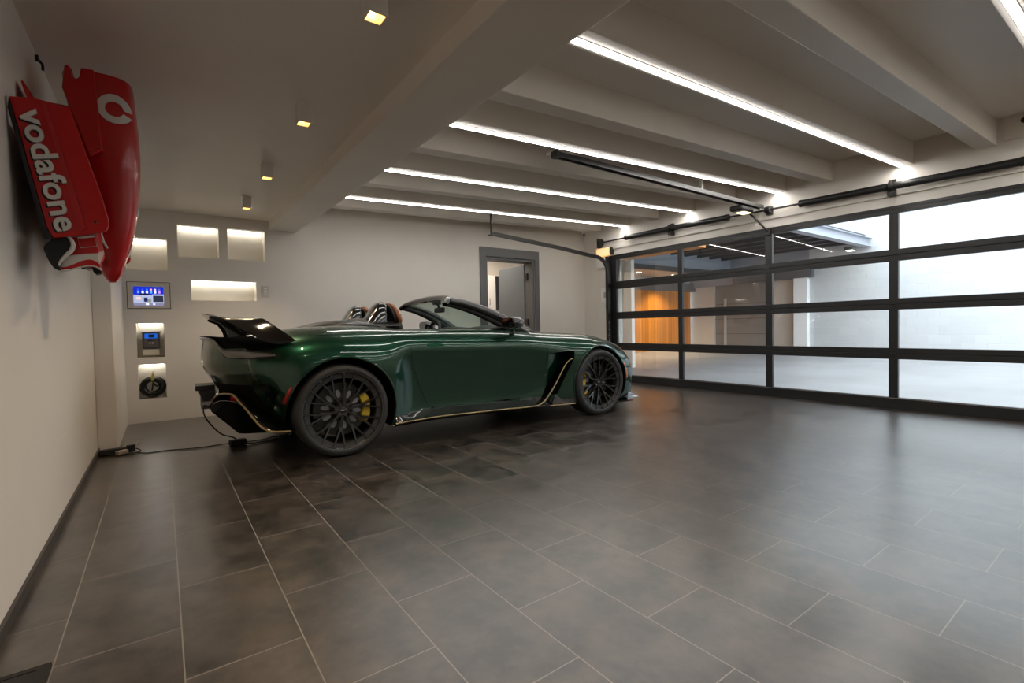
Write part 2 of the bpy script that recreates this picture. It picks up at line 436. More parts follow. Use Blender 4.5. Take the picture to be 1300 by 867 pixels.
MB().box((5.505, 8.60, 1.335), (5.584, 8.849, 2.05)).build('end_panel', M['grey_frame'], t, smooth=0, bevel=.003)
MB().tube([(5.60, 8.499, 1.45), (5.60, 8.475, 1.45), (5.60, 8.475, 1.58), (5.60, 8.499, 1.58)], .005, 8).build('handle', M['black'], t)

# ------------------------------------------------------------------ glazed sectional garage door
DX0, DX1 = 6.395, 6.445
G = struct(empty('door_1', (DX0, 3.15, 0), 'black framed sectional garage door with four rows of clear glass', 'garage door'))
MY = [.535, 1.800, 3.120, 4.443, 5.760]      # stile / mullion centres
MW = [.07, .082, .084, .074, .10]
for k, (y, w) in enumerate(zip(MY, MW)):
    MB().box((DX0, y - w / 2, .012), (DX1, y + w / 2, 2.15)).build('stile' if k in (0, 4) else 'mullion', M['alu_black'], G, smooth=0, bevel=.004)
rails = [(.012, .124), (.540, .660), (1.073, 1.195), (1.596, 1.722), (2.105, 2.15)]
names = ['bottom_rail', 'meeting_rail', 'meeting_rail', 'meeting_rail', 'top_rail']
for (z0, z1), nm in zip(rails, names):
    m = MB()
    if nm == 'meeting_rail':
        zm = (z0 + z1) / 2
        m.box((DX0 - .002, .5, z0), (DX1, 5.81, zm - .002)); m.box((DX0 - .002, .5, zm + .002), (DX1, 5.81, z1)); m.box((DX0 + .006, .5, zm - .003), (DX1 - .006, 5.81, zm + .003))
    else: m.box((DX0 - .002, .5, z0), (DX1, 5.81, z1))
    m.build(nm, M['alu_black'], G, smooth=0, bevel=.003)
MB().box((DX0 - .002, .5, .0), (DX1, 5.81, .014)).build('rubber_seal', M['blackmat'], G, smooth=0)
MB().box((DX0 - .006, .5, .112), (DX0 + .0, 5.76, .119)).build('sill_trim', M['steel'], G, smooth=0)
for r in range(4):
    for c in range(4):
        y0, y1 = MY[c] + MW[c] / 2, MY[c + 1] - MW[c + 1] / 2; z0, z1 = rails[r][1], rails[r + 1][0]
        MB().add([(DX1 - .012, y0 - .005, z0 - .005), (DX1 - .012, y1 + .005, z0 - .005), (DX1 - .012, y1 + .005, z1 + .005), (DX1 - .012, y0 - .005, z1 + .005)], [(0, 1, 2, 3)]).build('glass_pane', M['glass'], G, smooth=0, recalc=False)
for z in (.600, 1.134, 1.659):
    for y in MY:
        m = MB(); m.box((DX0 - .008, y - .022, z - .034), (DX0 - .002, y + .022, z + .034)); m.tube([(DX0 - .01, y - .028, z), (DX0 - .01, y + .028, z)], .006, 8)
        m.build('hinge', M['black'], G, smooth=30)
# weather-strip frame round the opening
m = MB(); m.box((XR - .056, OY0 - .06, 2.15), (XR + .01, OY1 + .07, 2.185)); struct(m.build('trim_2', M['black'], smooth=0, bevel=.003))

# ------------------------------------------------------------------ door hardware
# horizontal roller track on its hanger + vertical track
t = empty('roller_track', (4.0, 5.76, 2.29), 'black steel roller track hanging from the ceiling and curving down beside the garage door', 'door track')
path = [(3.86, 5.76, 2.312), (5.2, 5.76, 2.205), (5.85, 5.76, 2.135)]
R0 = .30
for k in range(13):
    a = k / 12 * (PI / 2 - .07); path.append((5.95 + R0 * math.sin(a + .07), 5.76, 1.83 + R0 * math.cos(a + .07)))
path = [p for p in path] + [(6.262, 5.77, 1.7), (6.275, 5.78, .9), (6.28, 5.79, .03)]
def rail_sweep(m, path, prof):
    P = [Vector(p) for p in path]; n = len(prof); vs = []; sd = Vector((0, 1, 0))
    for i in range(len(P)):
        d = (P[min(i + 1, len(P) - 1)] - P[max(i - 1, 0)]).normalized(); up = d.cross(sd).normalized()
        vs += [P[i] + sd * a + up * b for a, b in prof]
    fs = []
    for i in range(len(P) - 1):
        for k in range(n):
            l = (k + 1) % n; fs.append((i * n + k, i * n + l, (i + 1) * n + l, (i + 1) * n + k))
    fs += [tuple(range(n)), tuple(range((len(P) - 1) * n, len(P) * n))]
    m.add(vs, fs)
m = MB(); rail_sweep(m, path, [(-.014, -.028), (.014, -.028), (.014, -.022), (-.008, -.022), (-.008, .022), (.014, .022), (.014, .028), (-.014, .028)])
m.build('rail', M['steel_dark'], t, smooth=30)
m = MB(); m.box((3.85, 5.755, 2.28), (3.872, 5.785, 2.60)); m.box((3.85, 5.752, 2.28), (3.87, 5.757, 2.60)); m.box((3.82, 5.74, 2.275), (3.885, 5.79, 2.295))
m.build('hanger', M['black'], t, smooth=0, bevel=.002)
m = MB()
m.prism([(5.800, .02), (5.845, .02), (5.845, 2.16), (5.800, 2.16)], 'x', 6.27, 6.395)
m.build('angle_bracket', M['black'], t, smooth=0, bevel=.003)
for z in (.35, .55, .70, .80, .90, 1.02, 1.35, 1.78):
    m = MB().disc((6.262, 5.772, z), .011, 'x', .012, 10); m.build('bolt', M['steel'], t)

# torsion spring shaft over the door
t = empty('torsion_spring', (6.33, 3.2, 2.42), 'black torsion spring tubes on a long shaft above the garage door', 'spring shaft')
TZ = lambda y: 2.372 + (y - .83) * .0155 if y < 4.6 else 2.43
XT = 6.345
def tube_seg(y0, y1, r, name, ma, ribs=0):
    m = MB(); n = max(2, int((y1 - y0) / .014) if ribs else 14); pts = []; rs = []
    for k in range(n + 1):
        y = y0 + (y1 - y0) * k / n; pts.append((XT, y, TZ(y))); rs.append(r * (1 - .03 * (k % 2)) if ribs else r)
    m.tube(pts, rs, 16); return m.build(name, ma, t, smooth=50 if not ribs else 20)
tube_seg(.45, 6.05, .0125, 'shaft', M['steel_dark'])
tube_seg(.84, 1.78, .040, 'spring_tube', M['black'], 1); tube_seg(1.84, 2.70, .040, 'spring_tube', M['black'])
tube_seg(3.66, 4.54, .040, 'spring_tube', M['black']); tube_seg(4.60, 5.43, .040, 'spring_tube', M['black'])
for y in (.83, 2.70, 3.64, 5.43):
    m = MB().lathe([(-.012, .016), (-.012, .043), (.02, .043), (.02, .016)], 20, 'y', (XT, y, TZ(y))); m.build('end_collar', M['steel_dark'], t)
for y in (1.81, 4.57):
    m = MB().lathe([(-.012, .014), (-.012, .062), (.012, .062), (.012, .014)], 20, 'y', (XT, y, TZ(y)))
    m.box((XT - .02, y - .03, TZ(y) - .10), (XR - .03, y + .03, TZ(y) - .05)); m.box((XT + .045, y - .03, TZ(y) - .10), (XR - .03, y + .03, TZ(y) + .08))
    m.build('centre_bracket', M['steel_dark'], t, smooth=30, bevel=.003)
m = MB().lathe([(-.03, .014), (-.03, .062), (-.02, .062), (-.015, .05), (.015, .05), (.02, .062), (.03, .062), (.03, .014)], 24, 'y', (XT, 6.02, TZ(6.02)))
m.box((XT - .05, 6.05, TZ(6) - .09), (XR - .03, 6.06, TZ(6) + .08)); m.build('cable_drum', M['black'], t, smooth=30)

m = MB().lathe([(-.03, .012), (-.03, .043), (.03, .043), (.03, .012)], 18, 'y', (XT, 3.10, TZ(3.10))); m.box((XT + .02, 3.07, TZ(3.1) - .06), (XR - .03, 3.13, TZ(3.1) + .045)); m.build('centre_bearing', M['black'], t, smooth=30)

# opener rail with its motor head
t = empty('garage_door_opener', (4.5, 3.18, 2.46), 'black ceiling opener rail with lit motor head above the garage door', 'door opener')
ZO = lambda x: 2.455
m = MB(); prof = [(-.034, -.022), (-.020, -.022), (-.020, -.006), (.020, -.006), (.020, -.022), (.034, -.022), (.034, .022), (-.034, .022)]
rail_sweep(m, [(2.80, 3.18, ZO(2.8)), (4.5, 3.18, ZO(4.5)), (6.34, 3.18, ZO(6.34))], prof); m.build('rail', M['black'], t, smooth=30)
MB().box((2.79, 3.14, ZO(2.8) - .028), (2.85, 3.22, ZO(2.8) + .028)).build('end_cap', M['black'], t, smooth=0, bevel=.004)
m = MB(); m.box((2.80, 3.12, ZO(2.8) + .018), (3.0, 3.29, ZO(2.8) + .04)); m.build('mounting_plate', M['ceil'], t, smooth=0, bevel=.003)
for x in (2.9, 5.0):
    MB().box((x - .012, 3.168, ZO(x) + .02), (x + .012, 3.192, ZT(x, 3.18))).build('hanger', M['white'], t, smooth=0)
m = MB(); m.box((5.83, 3.165, 2.362), (6.13, 3.33, 2.431)); hd = m.build('motor_head', M['black'], t, smooth=30, bevel=.02, seg=3)
MB().box((5.95, 3.20, 2.357), (6.12, 3.31, 2.363)).build('lamp_lens', mat('opener_lens', (1, .9, .7), .4, emit=(1, .86, .55), estr=1.3), hd, smooth=0)
m = MB().tube([(6.28, 3.32, 2.405), (6.30, 3.25, 2.33), (6.36, 3.115, 2.14)], .012, 8); m.box((6.36, 3.085, 2.09), (6.393, 3.15, 2.16)); m.build('door_arm', M['black'], t, smooth=30)

# ------------------------------------------------------------------ things on the walls near the door
t = empty('security_camera', (6.50, 6.58, 2.69), 'small round white security camera with black lens in the wall corner under the ceiling', 'camera')
MB().lathe([(-.04, .0), (-.04, .035), (-.035, .044), (.02, .044), (.02, .0)], 24, 'y', (6.505, 6.628, 2.685)).build('housing', M['white'], t)
MB().lathe([(-.05, .0), (-.05, .015), (-.045, .022), (-.036, .022), (-.036, 0)], 20, 'y', (6.505, 6.628, 2.685)).build('lens', M['black'], t)
t = empty('recess_glow_box', (6.38, 6.1, 2.22), 'amber glowing box for a recess lit by a hidden lamp, under the cable drum', 'lamp')
MB().box((6.385, 5.86, 2.205), (6.449, 6.165, 2.335)).build('glow_body', M['amber'], t, smooth=0, bevel=.006)  # emissive box stands in for a recess lit by a hidden lamp
MB().box((6.37, 5.80, 2.20), (6.449, 5.835, 2.33)).build('end_cap', M['black'], t, smooth=0, bevel=.004)
MB().box((6.375, 5.86, 2.335), (6.449, 6.17, 2.348)).build('top_plate', M['white'], t, smooth=0, bevel=.002)
t = empty('junction_box', (6.40, 6.08, 2.08), 'pale grey junction box on the wall below the amber glowing box', 'electrical box')
MB().box((6.39, 5.99, 1.99), (6.449, 6.165, 2.18)).build('housing', M['wall'], t, smooth=0, bevel=.008)
MB().box((6.385, 6.01, 2.01), (6.391, 6.14, 2.16)).build('cover', M['white'], t, smooth=0, bevel=.002)
t = empty('wall_control', (6.44, 6.03, 1.5), 'white wall control plate beside the vertical door track', 'control panel')
MB().box((6.432, 5.945, 1.39), (6.449, 6.105, 1.63)).build('plate', M['bright_white'], t, smooth=0, bevel=.004)
MB().box((6.428, 5.97, 1.46), (6.433, 6.04, 1.56)).build('button', mat('control_button', (.45, .44, .42), .4), t, smooth=0, bevel=.002)
t = empty('light_switch', (6.44, 6.0, 1.30), 'small white switch under the wall control plate', 'switch')
MB().box((6.438, 5.965, 1.25), (6.449, 6.02, 1.35)).build('plate', M['white'], t, smooth=0, bevel=.003)
MB().box((6.433, 5.98, 1.28), (6.439, 6.005, 1.32)).build('rocker', mat('switch_rocker', (.5, .48, .45), .4), t, smooth=0, bevel=.001)
t = empty('access_panel', (6.41, .75, 2.85), 'square painted access panel with two dark round knobs at the upper edge of the wall', 'panel')
MB().box((6.405, .50, 2.605), (6.419, .968, 3.09)).build('cover', M['ceil'], t, smooth=0, bevel=.003)
for z in (2.755, 2.952):
    MB().lathe([(-.02, 0), (-.02, .018), (-.012, .024), (.0, .024), (.0, 0)], 18, 'x', (6.405, .835, z)).build('knob', M['steel_dark'], t)

# ------------------------------------------------------------------ things on the back wall
t = empty('touch_panel', (-.097, 6.64, 1.4), 'wall touch screen showing a blue home screen in a beige frame', 'touch screen')
m = MB(); W0, W1, H0, H1 = -.284, .089, 1.256, 1.540; S0, S1, T0, T1 = -.234, .033, 1.286, 1.492
m.prism([(W0, H0), (W1, H0), (W1, H1), (W0, H1)], 'y', YB - .012, YB - .002); m.build('frame', paint('panel_frame', (.72, .67, .59), .5), t, smooth=0, bevel=.004)
m = MB(); m.prism([(W0 - .006, H0 - .006), (W1 + .006, H0 - .006), (W1 + .006, H1 + .006), (W0 - .006, H1 + .006)], 'y', YB - .004, YB + .0); m.build('back_box', M['skirting'], t, smooth=0)
def emis(n, c, s=.9): return mat(n, tuple(x * .2 for x in c), .3, emit=c, estr=s * .75)
SCR = MB().box((S0, YB - .015, T0), (S1, YB - .0115, T1)).build('screen', emis('screen_blue', (.003, .015, .36), 1.0), t, smooth=0)
def scr(nm, u0, u1, v0, v1, c, k, s=.9):   # fractions of the screen, v from the top
    x0, x1 = S0 + (S1 - S0) * u0, S0 + (S1 - S0) * u1; z1, z0 = T1 - (T1 - T0) * v0, T1 - (T1 - T0) * v1
    MB().box((x0, YB - .0152 - .0004 * k, z0), (x1, YB - .0150, z1)).build(nm, emis('screen_' + nm, c, s), SCR, smooth=0)
scr('tray', 0, .62, .44, .86, (.30, .33, .48), 1); scr('bar', 0, 1, .85, 1, (.16, .16, .24), 1); scr('card', .62, 1, .40, .86, (.36, .40, .58), 1)
scr('window', .64, .985, .47, .81, (.018, .022, .04), 2); scr('thumbnail', .09, .24, .55, .69, (.62, .45, .38), 2); scr('figure', .34, .46, .58, .80, (.01, .012, .07), 2)
scr('card', .46, .58, .66, .82, (.16, .2, .17), 3); scr('figure', .20, .50, .36, .45, (.003, .004, .02), 2)
for u, c1, c2 in ((.13, (.02, .05, .7), (.10, .25, .9)), (.27, (.02, .05, .7), (.55, .62, .9)), (.41, (.02, .15, .8), (.6, .62, .75)), (.545, (.8, .3, .42), (.08, .32, .85)), (.68, (.75, .5, .6), (.7, .75, .9)), (.82, (.1, .12, .35), (.5, .2, .75))):
    scr('icon', u, u + .07, .11, .20, c1, 2); scr('icon', u, u + .075, .22, .35, c2, 2)
scr('button', .40, .50, .88, .97, (.85, .83, .9), 2); scr('button', .63, .71, .88, .97, (.55, .55, .9), 2)

t = empty('car_charger', (-.095, 6.76, .72), 'dark grey car charger with blue display in the lit wall niche', 'charger')
MB().box((-.175, 6.72, .812), (-.018, 6.81, 1.0)).build('housing', mat('charger_grey', (.075, .075, .08), .45), t, smooth=0, bevel=.006)
MB().box((-.155, 6.714, .925), (-.038, 6.7205, .978)).build('display', emis('charger_blue', (.01, .11, .55), .55), t, smooth=0)
MB().box((-.118, 6.7125, .935), (-.068, 6.7145, .968)).build('readout', M['blackmat'], t, smooth=0)
MB().box((-.162, 6.716, .825), (-.031, 6.7205, .918)).build('keypad', mat('charger_pad', (.11, .10, .105), .5), t, smooth=0)
for x, z, c in ((-.107, .872, (.6, .58, .6)), (-.083, .872, (.6, .58, .6)), (-.13, .877, (.3, .06, .06)), (-.095, .902, (.02, .02, .02)), (-.07, .902, (.02, .02, .02)), (-.118, .902, (.02, .02, .02))):
    MB().disc((x, 6.7155, z), .0085, 'y', .005, 14).build('button', mat('charger_button', c, .4), t)
MB().box((-.178, 6.735, .735), (-.02, 6.81, .806)).build('bracket', M['niche'], t, smooth=0, bevel=.006)
# coiled cable with yellow plug
t = empty('charging_cable', (-.097, 6.74, .28), 'coiled black charging cable with yellow plug hanging in the lowest niche', 'cable')
m = MB(); pts = []; cx, cz = -.097, .385
for k in range(0, 9 * 40 + 1):
    a = 2 * PI * k / 40; r = .061 + .005 * math.sin(k * .11) + .052 * ((k * 1.7 % 360) / 360.0 if (k * 1.7 // 360) % 2 == 0 else 1 - (k * 1.7 % 360) / 360.0); pts.append((cx + r * math.cos(a), 6.735 + .035 * math.sin(k / 40 * 2.4), cz + r * math.sin(a) * .96))
m.tube(pts, .0125, 8); m.build('coil', M['black'], t)
m = MB(); m.tube([(-.07, 6.69, .40), (-.093, 6.685, .44), (-.106, 6.685, .345), (-.055, 6.68, .375), (-.03, 6.69, .36)][:3], .008, 8); m.tube([(-.10, 6.69, .42), (-.05, 6.68, .385)], .010, 8); m.build('lead', M['black'], t)
m = MB(); m.tube([(-.098, 6.686, .455), (-.092, 6.682, .535)], [.016, .013], 10); pl_ = m.build('plug', mat('plug_yellow', (.55, .42, .05), .5), t)
m = MB(); m.tube([(-.096, 6.682, .535), (-.097, 6.68, .56)], .0035, 6); m.tube([(-.086, 6.682, .535), (-.086, 6.68, .56)], .0035, 6); m.build('prong', M['chrome'], pl_)
# light switch with a pale F shaped lever
t = empty('light_switch', (1.054, 6.64, 1.47), 'beige wall switch with a pale F shaped mark beside the long low niche', 'switch')
MB().box((1.012, YB - .007, 1.404), (1.096, YB - .0005, 1.545)).build('plate', paint('switch_plate', (.66, .61, .54), .5), t, smooth=0, bevel=.003)
m = MB(); m.box((1.046, YB - .013, 1.435), (1.058, YB - .006, 1.510)); m.box((1.046, YB - .013, 1.499), (1.076, YB - .006, 1.511)); m.box((1.058, YB - .013, 1.462), (1.074, YB - .006, 1.478))
m.build('lever', mat('switch_white', (.97, .96, .93), .4), t, smooth=0)

# ------------------------------------------------------------------ cords and clutter on the floor
def smooth_path(pts, n=10):
    P = [Vector(p) for p in pts]; out = []
    for i in range(len(P) - 1):
        p0, p1, p2, p3 = P[max(i - 1, 0)], P[i], P[i + 1], P[min(i + 2, len(P) - 1)]
        for k in range(n):
            s = k / n
            out.append(.5 * ((2 * p1) + (p2 - p0) * s + (2 * p0 - 5 * p1 + 4 * p2 - p3) * s * s + (3 * p1 - p0 - 3 * p2 + p3) * s ** 3))
    return out + [P[-1]]
t = empty('power_adapter', (.50, 4.74, 0), 'black power adapter lying on the tiles behind the green car, with its cord', 'adapter')
m = MB(); m.obox((.50, 4.735, .026), (.125, .075, .05), Matrix.Rotation(.15, 3, 'Z')); m.build('body', M['blackmat'], t, smooth=30, bevel=.008, seg=3)
m = MB(); m.tube(smooth_path([(.44, 4.77, .02), (.36, 4.84, .006), (.24, 4.83, .006), (.12, 4.86, .006), (.0, 4.90, .006), (-.12, 4.90, .006), (-.2, 4.98, .008)]), .0045, 7)
m.tube(smooth_path([(.56, 4.74, .02), (.68, 4.80, .006), (.80, 4.86, .006), (1.0, 4.88, .006)]), .0045, 7); m.tube(smooth_path([(.55, 4.70, .018), (.66, 4.70, .006), (.82, 4.76, .006)]), .0045, 7)
m.build('cord', M['black'], t)
t = empty('power_strip', (-.30, 5.05, 0), 'dark power strip with plugs tangled at the foot of the wall pier', 'power strip')
m = MB(); m.obox((-.335, 5.06, .025), (.20, .055, .045), Matrix.Rotation(.1, 3, 'Z')); m.build('body', M['blackmat'], t, smooth=0, bevel=.006)
m = MB(); m.obox((-.235, 5.05, .035), (.05, .045, .06), Matrix.Rotation(.5, 3, 'Z')); m.build('plug', M['black'], t, smooth=0, bevel=.006)
m = MB(); m.obox((-.29, 4.985, .022), (.08, .04, .035), Matrix.Rotation(.7, 3, 'Z')); m.build('plug', mat('plug_beige', (.35, .30, .23), .5), t, smooth=0, bevel=.006)
m = MB(); m.tube([(-.195, 5.06, .055), (-.185, 5.065, .085)], .008, 8); m.build('plug_pin', M['chrome'], t)
m = MB(); m.tube(smooth_path([(-.43, 5.08, .03), (-.40, 5.02, .015), (-.34, 4.98, .012), (-.27, 4.97, .01), (-.22, 5.0, .012), (-.25, 5.08, .02)]), .006, 7); m.tube(smooth_path([(-.2, 5.04, .03), (-.17, 5.0, .012), (-.23, 4.95, .01), (-.32, 4.96, .01)]), .005, 7); m.build('cord', M['black'], t)
mb = MB(); mb.box((XL + .02, 1.0, 0), (-.300, 1.905, .012)); mb.box((-.320, 1.0, .0), (-.292, 1.925, .014), 1); mb.box((XL + .02, 1.905, 0), (-.3, 1.925, .0139), 1)
tag(mb.build('floor_mat', [mat('mat_grey', (.020, .018, .017), .8), mat('mat_edge', (.011, .009, .009), .7)], smooth=0, loc=(-.37, 1.45, 0)), 'dark floor mat whose corner shows at the bottom edge of the picture', 'mat')

# ================================================================== OUTSIDE THE GARAGE DOOR
GZ = lambda x: .2 / 7.9 * (x - 6.5)
m = mat('driveway_concrete', (.30, .295, .30), .42); t_ = NT(m); tc = t_.node('ShaderNodeTexCoord').outputs['Object']
f = t_.noise(tc, .9, 6, .6); t_.link(t_.mix(t_.ramp(f, .3, .7), (.22, .217, .22), (.29, .287, .297)), t_.b.inputs['Base Color'])
M['drive'] = m
mb = MB(); mb.add([(6.57, -9, 0.0), (15.5, -9, GZ(15.5)), (15.5, 13, GZ(15.5)), (6.57, 13, 0.0), (6.57, -9, -.2), (15.5, -9, -.2), (15.5, 13, -.2), (6.57, 13, -.2)],
              [(0, 1, 2, 3), (7, 6, 5, 4), (0, 4, 5, 1), (1, 5, 6, 2), (2, 6, 7, 3), (3, 7, 4, 0)])
struct(mb.build('driveway', M['drive'], smooth=0))

def block_mat():
    m = mat('painted_block', (.80, .81, .82), .6); t = NT(m)
    tc = t.node('ShaderNodeTexCoord').outputs['Object']; mp = t.node('ShaderNodeMapping'); t.link(tc, mp.inputs[0])
    mp.inputs['Rotation'].default_value = (0, math.radians(90), math.radians(90))
    sp = t.node('ShaderNodeSeparateXYZ'); t.link(tc, sp.inputs[0]); cb = t.node('ShaderNodeCombineXYZ'); t.link(sp.outputs[1], cb.inputs[0]); t.link(sp.outputs[2], cb.inputs[1])
    b = t.node('ShaderNodeTexBrick'); t.link(cb.outputs[0], b.inputs[0])
    b.inputs['Scale'].default_value = 1.0; b.inputs['Brick Width'].default_value = .40; b.inputs['Row Height'].default_value = .2; b.inputs['Mortar Size'].default_value = .006
    b.inputs['Mortar Smooth'].default_value = .4; b.inputs['Color1'].default_value = (.56, .567, .575, 1); b.inputs['Color2'].default_value = (.52, .53, .54, 1); b.inputs['Mortar'].default_value = (.60, .61, .62, 1)
    t.link(b.outputs[0], t.b.inputs['Base Color'])
    bp = t.node('ShaderNodeBump'); bp.inputs['Strength'].default_value = .6; bp.inputs['Distance'].default_value = .008; bp.invert = True
    n = t.noise(tc, 9, 5); t.link(t.math('SUBTRACT', b.outputs['Fac'], t.math('MULTIPLY', n, .25)), bp.inputs['Height']); t.link(bp.outputs[0], t.b.inputs['Normal'])
    return m
M['block'] = block_mat()
XW = 14.4
struct(MB().box((XW, -9, 0), (XW + .25, 5.93, 5.0)).build('wall_outside', M['block'], smooth=0))
M['beige_out'] = paint('outside_beige', (.56, .52, .47), .6)
struct(MB().box((XW, 5.93, 2.16), (XW + .3, 12, 5)).build('wall_carport_upper', mat('blue_grey_wall', (.30, .325, .37), .6), smooth=0))
mb = MB(); mb.box((XW + .10, 8.80, .1), (XW + .3, 12, 2.2)); mb.box((XW + .10, 6.29, .1), (XW + .3, 7.02, 2.2)); struct(mb.build('wall_carport', M['beige_out'], smooth=0))
struct(MB().box((XW - .14, 5.925, .1), (XW + .1, 6.285, 2.2)).build('column_carport', mat('white_column', (.82, .82, .82), .5), smooth=0, bevel=.01))
struct(MB().box((XW - .18, 5.80, 2.165), (XW + .1, 8.0, 2.36)).build('lintel_carport', mat('dark_lintel', (.12, .12, .125), .5), smooth=0))
o = struct(MB().box((XW + .16, 7.02, .15), (XW + .24, 8.80, 2.17)).build('door_3', mat('carport_door', (.21, .205, .20), .4), smooth=0))
m = MB(); m.box((XW + .13, 8.42, .2), (XW + .165, 8.50, 1.75)); m.build('door_post', mat('door_post_grey', (.42, .42, .42), .4), o, smooth=0)
for z in (.62, 1.09, 1.56): MB().box((XW + .153, 7.02, z), (XW + .163, 8.80, z + .012)).build('panel_joint', M['skirting'], o, smooth=0)

# cedar wall of upright boards
def cedar_mat():
    m = mat('cedar_boards', (.5, .22, .05), .45); t = NT(m); tc = t.node('ShaderNodeTexCoord').outputs['Object']
    sp = t.node('ShaderNodeSeparateXYZ'); t.link(tc, sp.inputs[0])
    u = t.math('DIVIDE', sp.outputs[0], .145); ci = t.math('FLOOR', u); fu = t.math('FRACT', u)
    wn = t.node('ShaderNodeTexWhiteNoise', noise_dimensions='1D'); t.link(ci, wn.inputs['W'])
    mp = t.node('ShaderNodeMapping'); mp.inputs['Scale'].default_value = (14, 14, .7); t.link(tc, mp.inputs[0])
    g = t.noise(mp.outputs[0], 2.2, 6, .6)
    f = t.math('ADD', t.math('MULTIPLY', wn.outputs['Value'], .7), t.math('MULTIPLY', g, .45))
    c = t.mix(f, (.34, .095, .010), (.70, .27, .036))
    gap = t.math('LESS_THAN', fu, .045)
    t.link(t.mix(gap, c, (.10, .035, .008)), t.b.inputs['Base Color'])
    return m
M['cedar'] = cedar_mat()
YW = 9.6
struct(MB().box((6.9, YW, .0), (14.38, YW + .12, 2.03)).build('wall_cedar', M['cedar'], smooth=0))
struct(MB().box((6.66, 4.42, 2.17), (7.05, 6.6, 2.27)).build('trim_4', M['cedar'], smooth=0))
struct(MB().box((6.9, YW - .12, 2.03), (14.5, YW + .1, 2.30)).build('fascia_cedar', mat('grey_fascia', (.115, .11, .115), .5), smooth=0))
struct(MB().box((6.9, 8.15, 2.44), (14.38, 12.0, 2.50)).build('soffit_outside', M['beige_out'], smooth=0))
struct(MB().box((6.9, YW + .02, 2.3), (14.38, YW + .1, 2.44)).build('wall_soffit', M['beige_out'], smooth=0))
struct(MB().box((6.9, 8.05, 2.40), (14.38, 8.15, 2.52)).build('trim_3', mat('soffit_edge', (.045, .04, .04), .5), smooth=0))
struct(MB().box((6.9, 8.17, 2.5), (14.38, 8.3, 3.4)).build('wall_canopy', mat('blue_grey_canopy', (.30, .325, .37), .6), smooth=0))
for k, x in enumerate((9.3, 10.9, 12.5)):
    o = tag(MB().disc((x, 8.9, 2.437), .07, 'z', .012, 20).build('soffit_light', emis('soffit_lamp', (1, .84, .6), 9), loc=(x, 8.9, 2.437)), None, None)
    tag(o, ['round recessed light in the outdoor soffit over the cedar wall, nearest the door frame', 'round recessed light in the outdoor soffit, middle one over the cedar wall', 'round recessed light in the outdoor soffit, at the far end of the cedar wall'][k], 'ceiling light', 'round lights in the outdoor soffit')
    li = bpy.data.lights.new('soffit_beam', 'SPOT'); li.energy = 115; li.color = (1, .8, .52); li.spot_size = math.radians(120); li.spot_blend = .7; li.shadow_soft_size = .06
    lo = bpy.data.objects.new('soffit_beam', li); COL.objects.link(lo); lo.location = (x, 8.9, 2.42)
# carport roof : steel edge beam, joists and deck
M['steel_paint'] = mat('painted_steel', (.40, .42, .47), .4)
M['deck'] = mat('roof_deck', (.085, .085, .09), .55)
m = MB(); ye = 4.58; zb = 2.80
m.box((6.7, ye - .09, zb), (XW - .0, ye + .09, zb + .014)); m.box((6.7, ye - .09, zb + .206), (XW, ye + .09, zb + .22)); m.box((6.7, ye - .006, zb + .014), (XW, ye + .006, zb + .206))
struct(m.build('beam_carport', M['steel_paint'], smooth=0))
struct(MB().box((6.75, ye + .05, 3.03), (XW, 8.2, 3.12)).build('roof_carport', M['deck'], smooth=0))
x = 7.0
while x < 14.3:
    o = struct(MB().box((x, ye + .02, 2.86), (x + .09, 8.16, 3.03)).build('joist_carport', M['deck'], smooth=0)); x += .62
for x in np.arange(7.25, 14.3, .31):
    struct(MB().box((x, ye + .1, 3.018), (x + .012, 8.16, 3.029)).build('trim_deck', mat('deck_rib', (.42, .43, .45), .4) if 'rib' not in M else M['rib'], smooth=0))
t = empty('flood_light', (13.9, 4.75, 2.78), 'small lit flood light under the far end of the carport beam', 'lamp')
MB().box((13.72, 4.68, 2.70), (13.98, 4.86, 2.78)).build('housing', M['deck'], t, smooth=0, bevel=.01)
MB().box((13.74, 4.70, 2.692), (13.96, 4.84, 2.70)).build('lens', emis('flood_lens', (1, .93, .6), 5), t, smooth=0)

# ================================================================== RED RACING NOSE ON THE LEFT WALL
M['race_red'] = mat('race_red', (.46, .003, .004), .35, 0, coat=.45, coat_rough=.05, spec=.3)
M['race_white'] = mat('race_white', (.62, .60, .56), .35, coat=.5)
M['carbon'] = mat('carbon_black', (.010, .0095, .0095), .4, coat=.15, spec=.3)
N = empty('racing_car_nose', (-.45, 3.18, 1.25), 'red racing car nose cone with front wing hung tip down on the wall, white lettering', 'wall decoration')
YC = 3.18
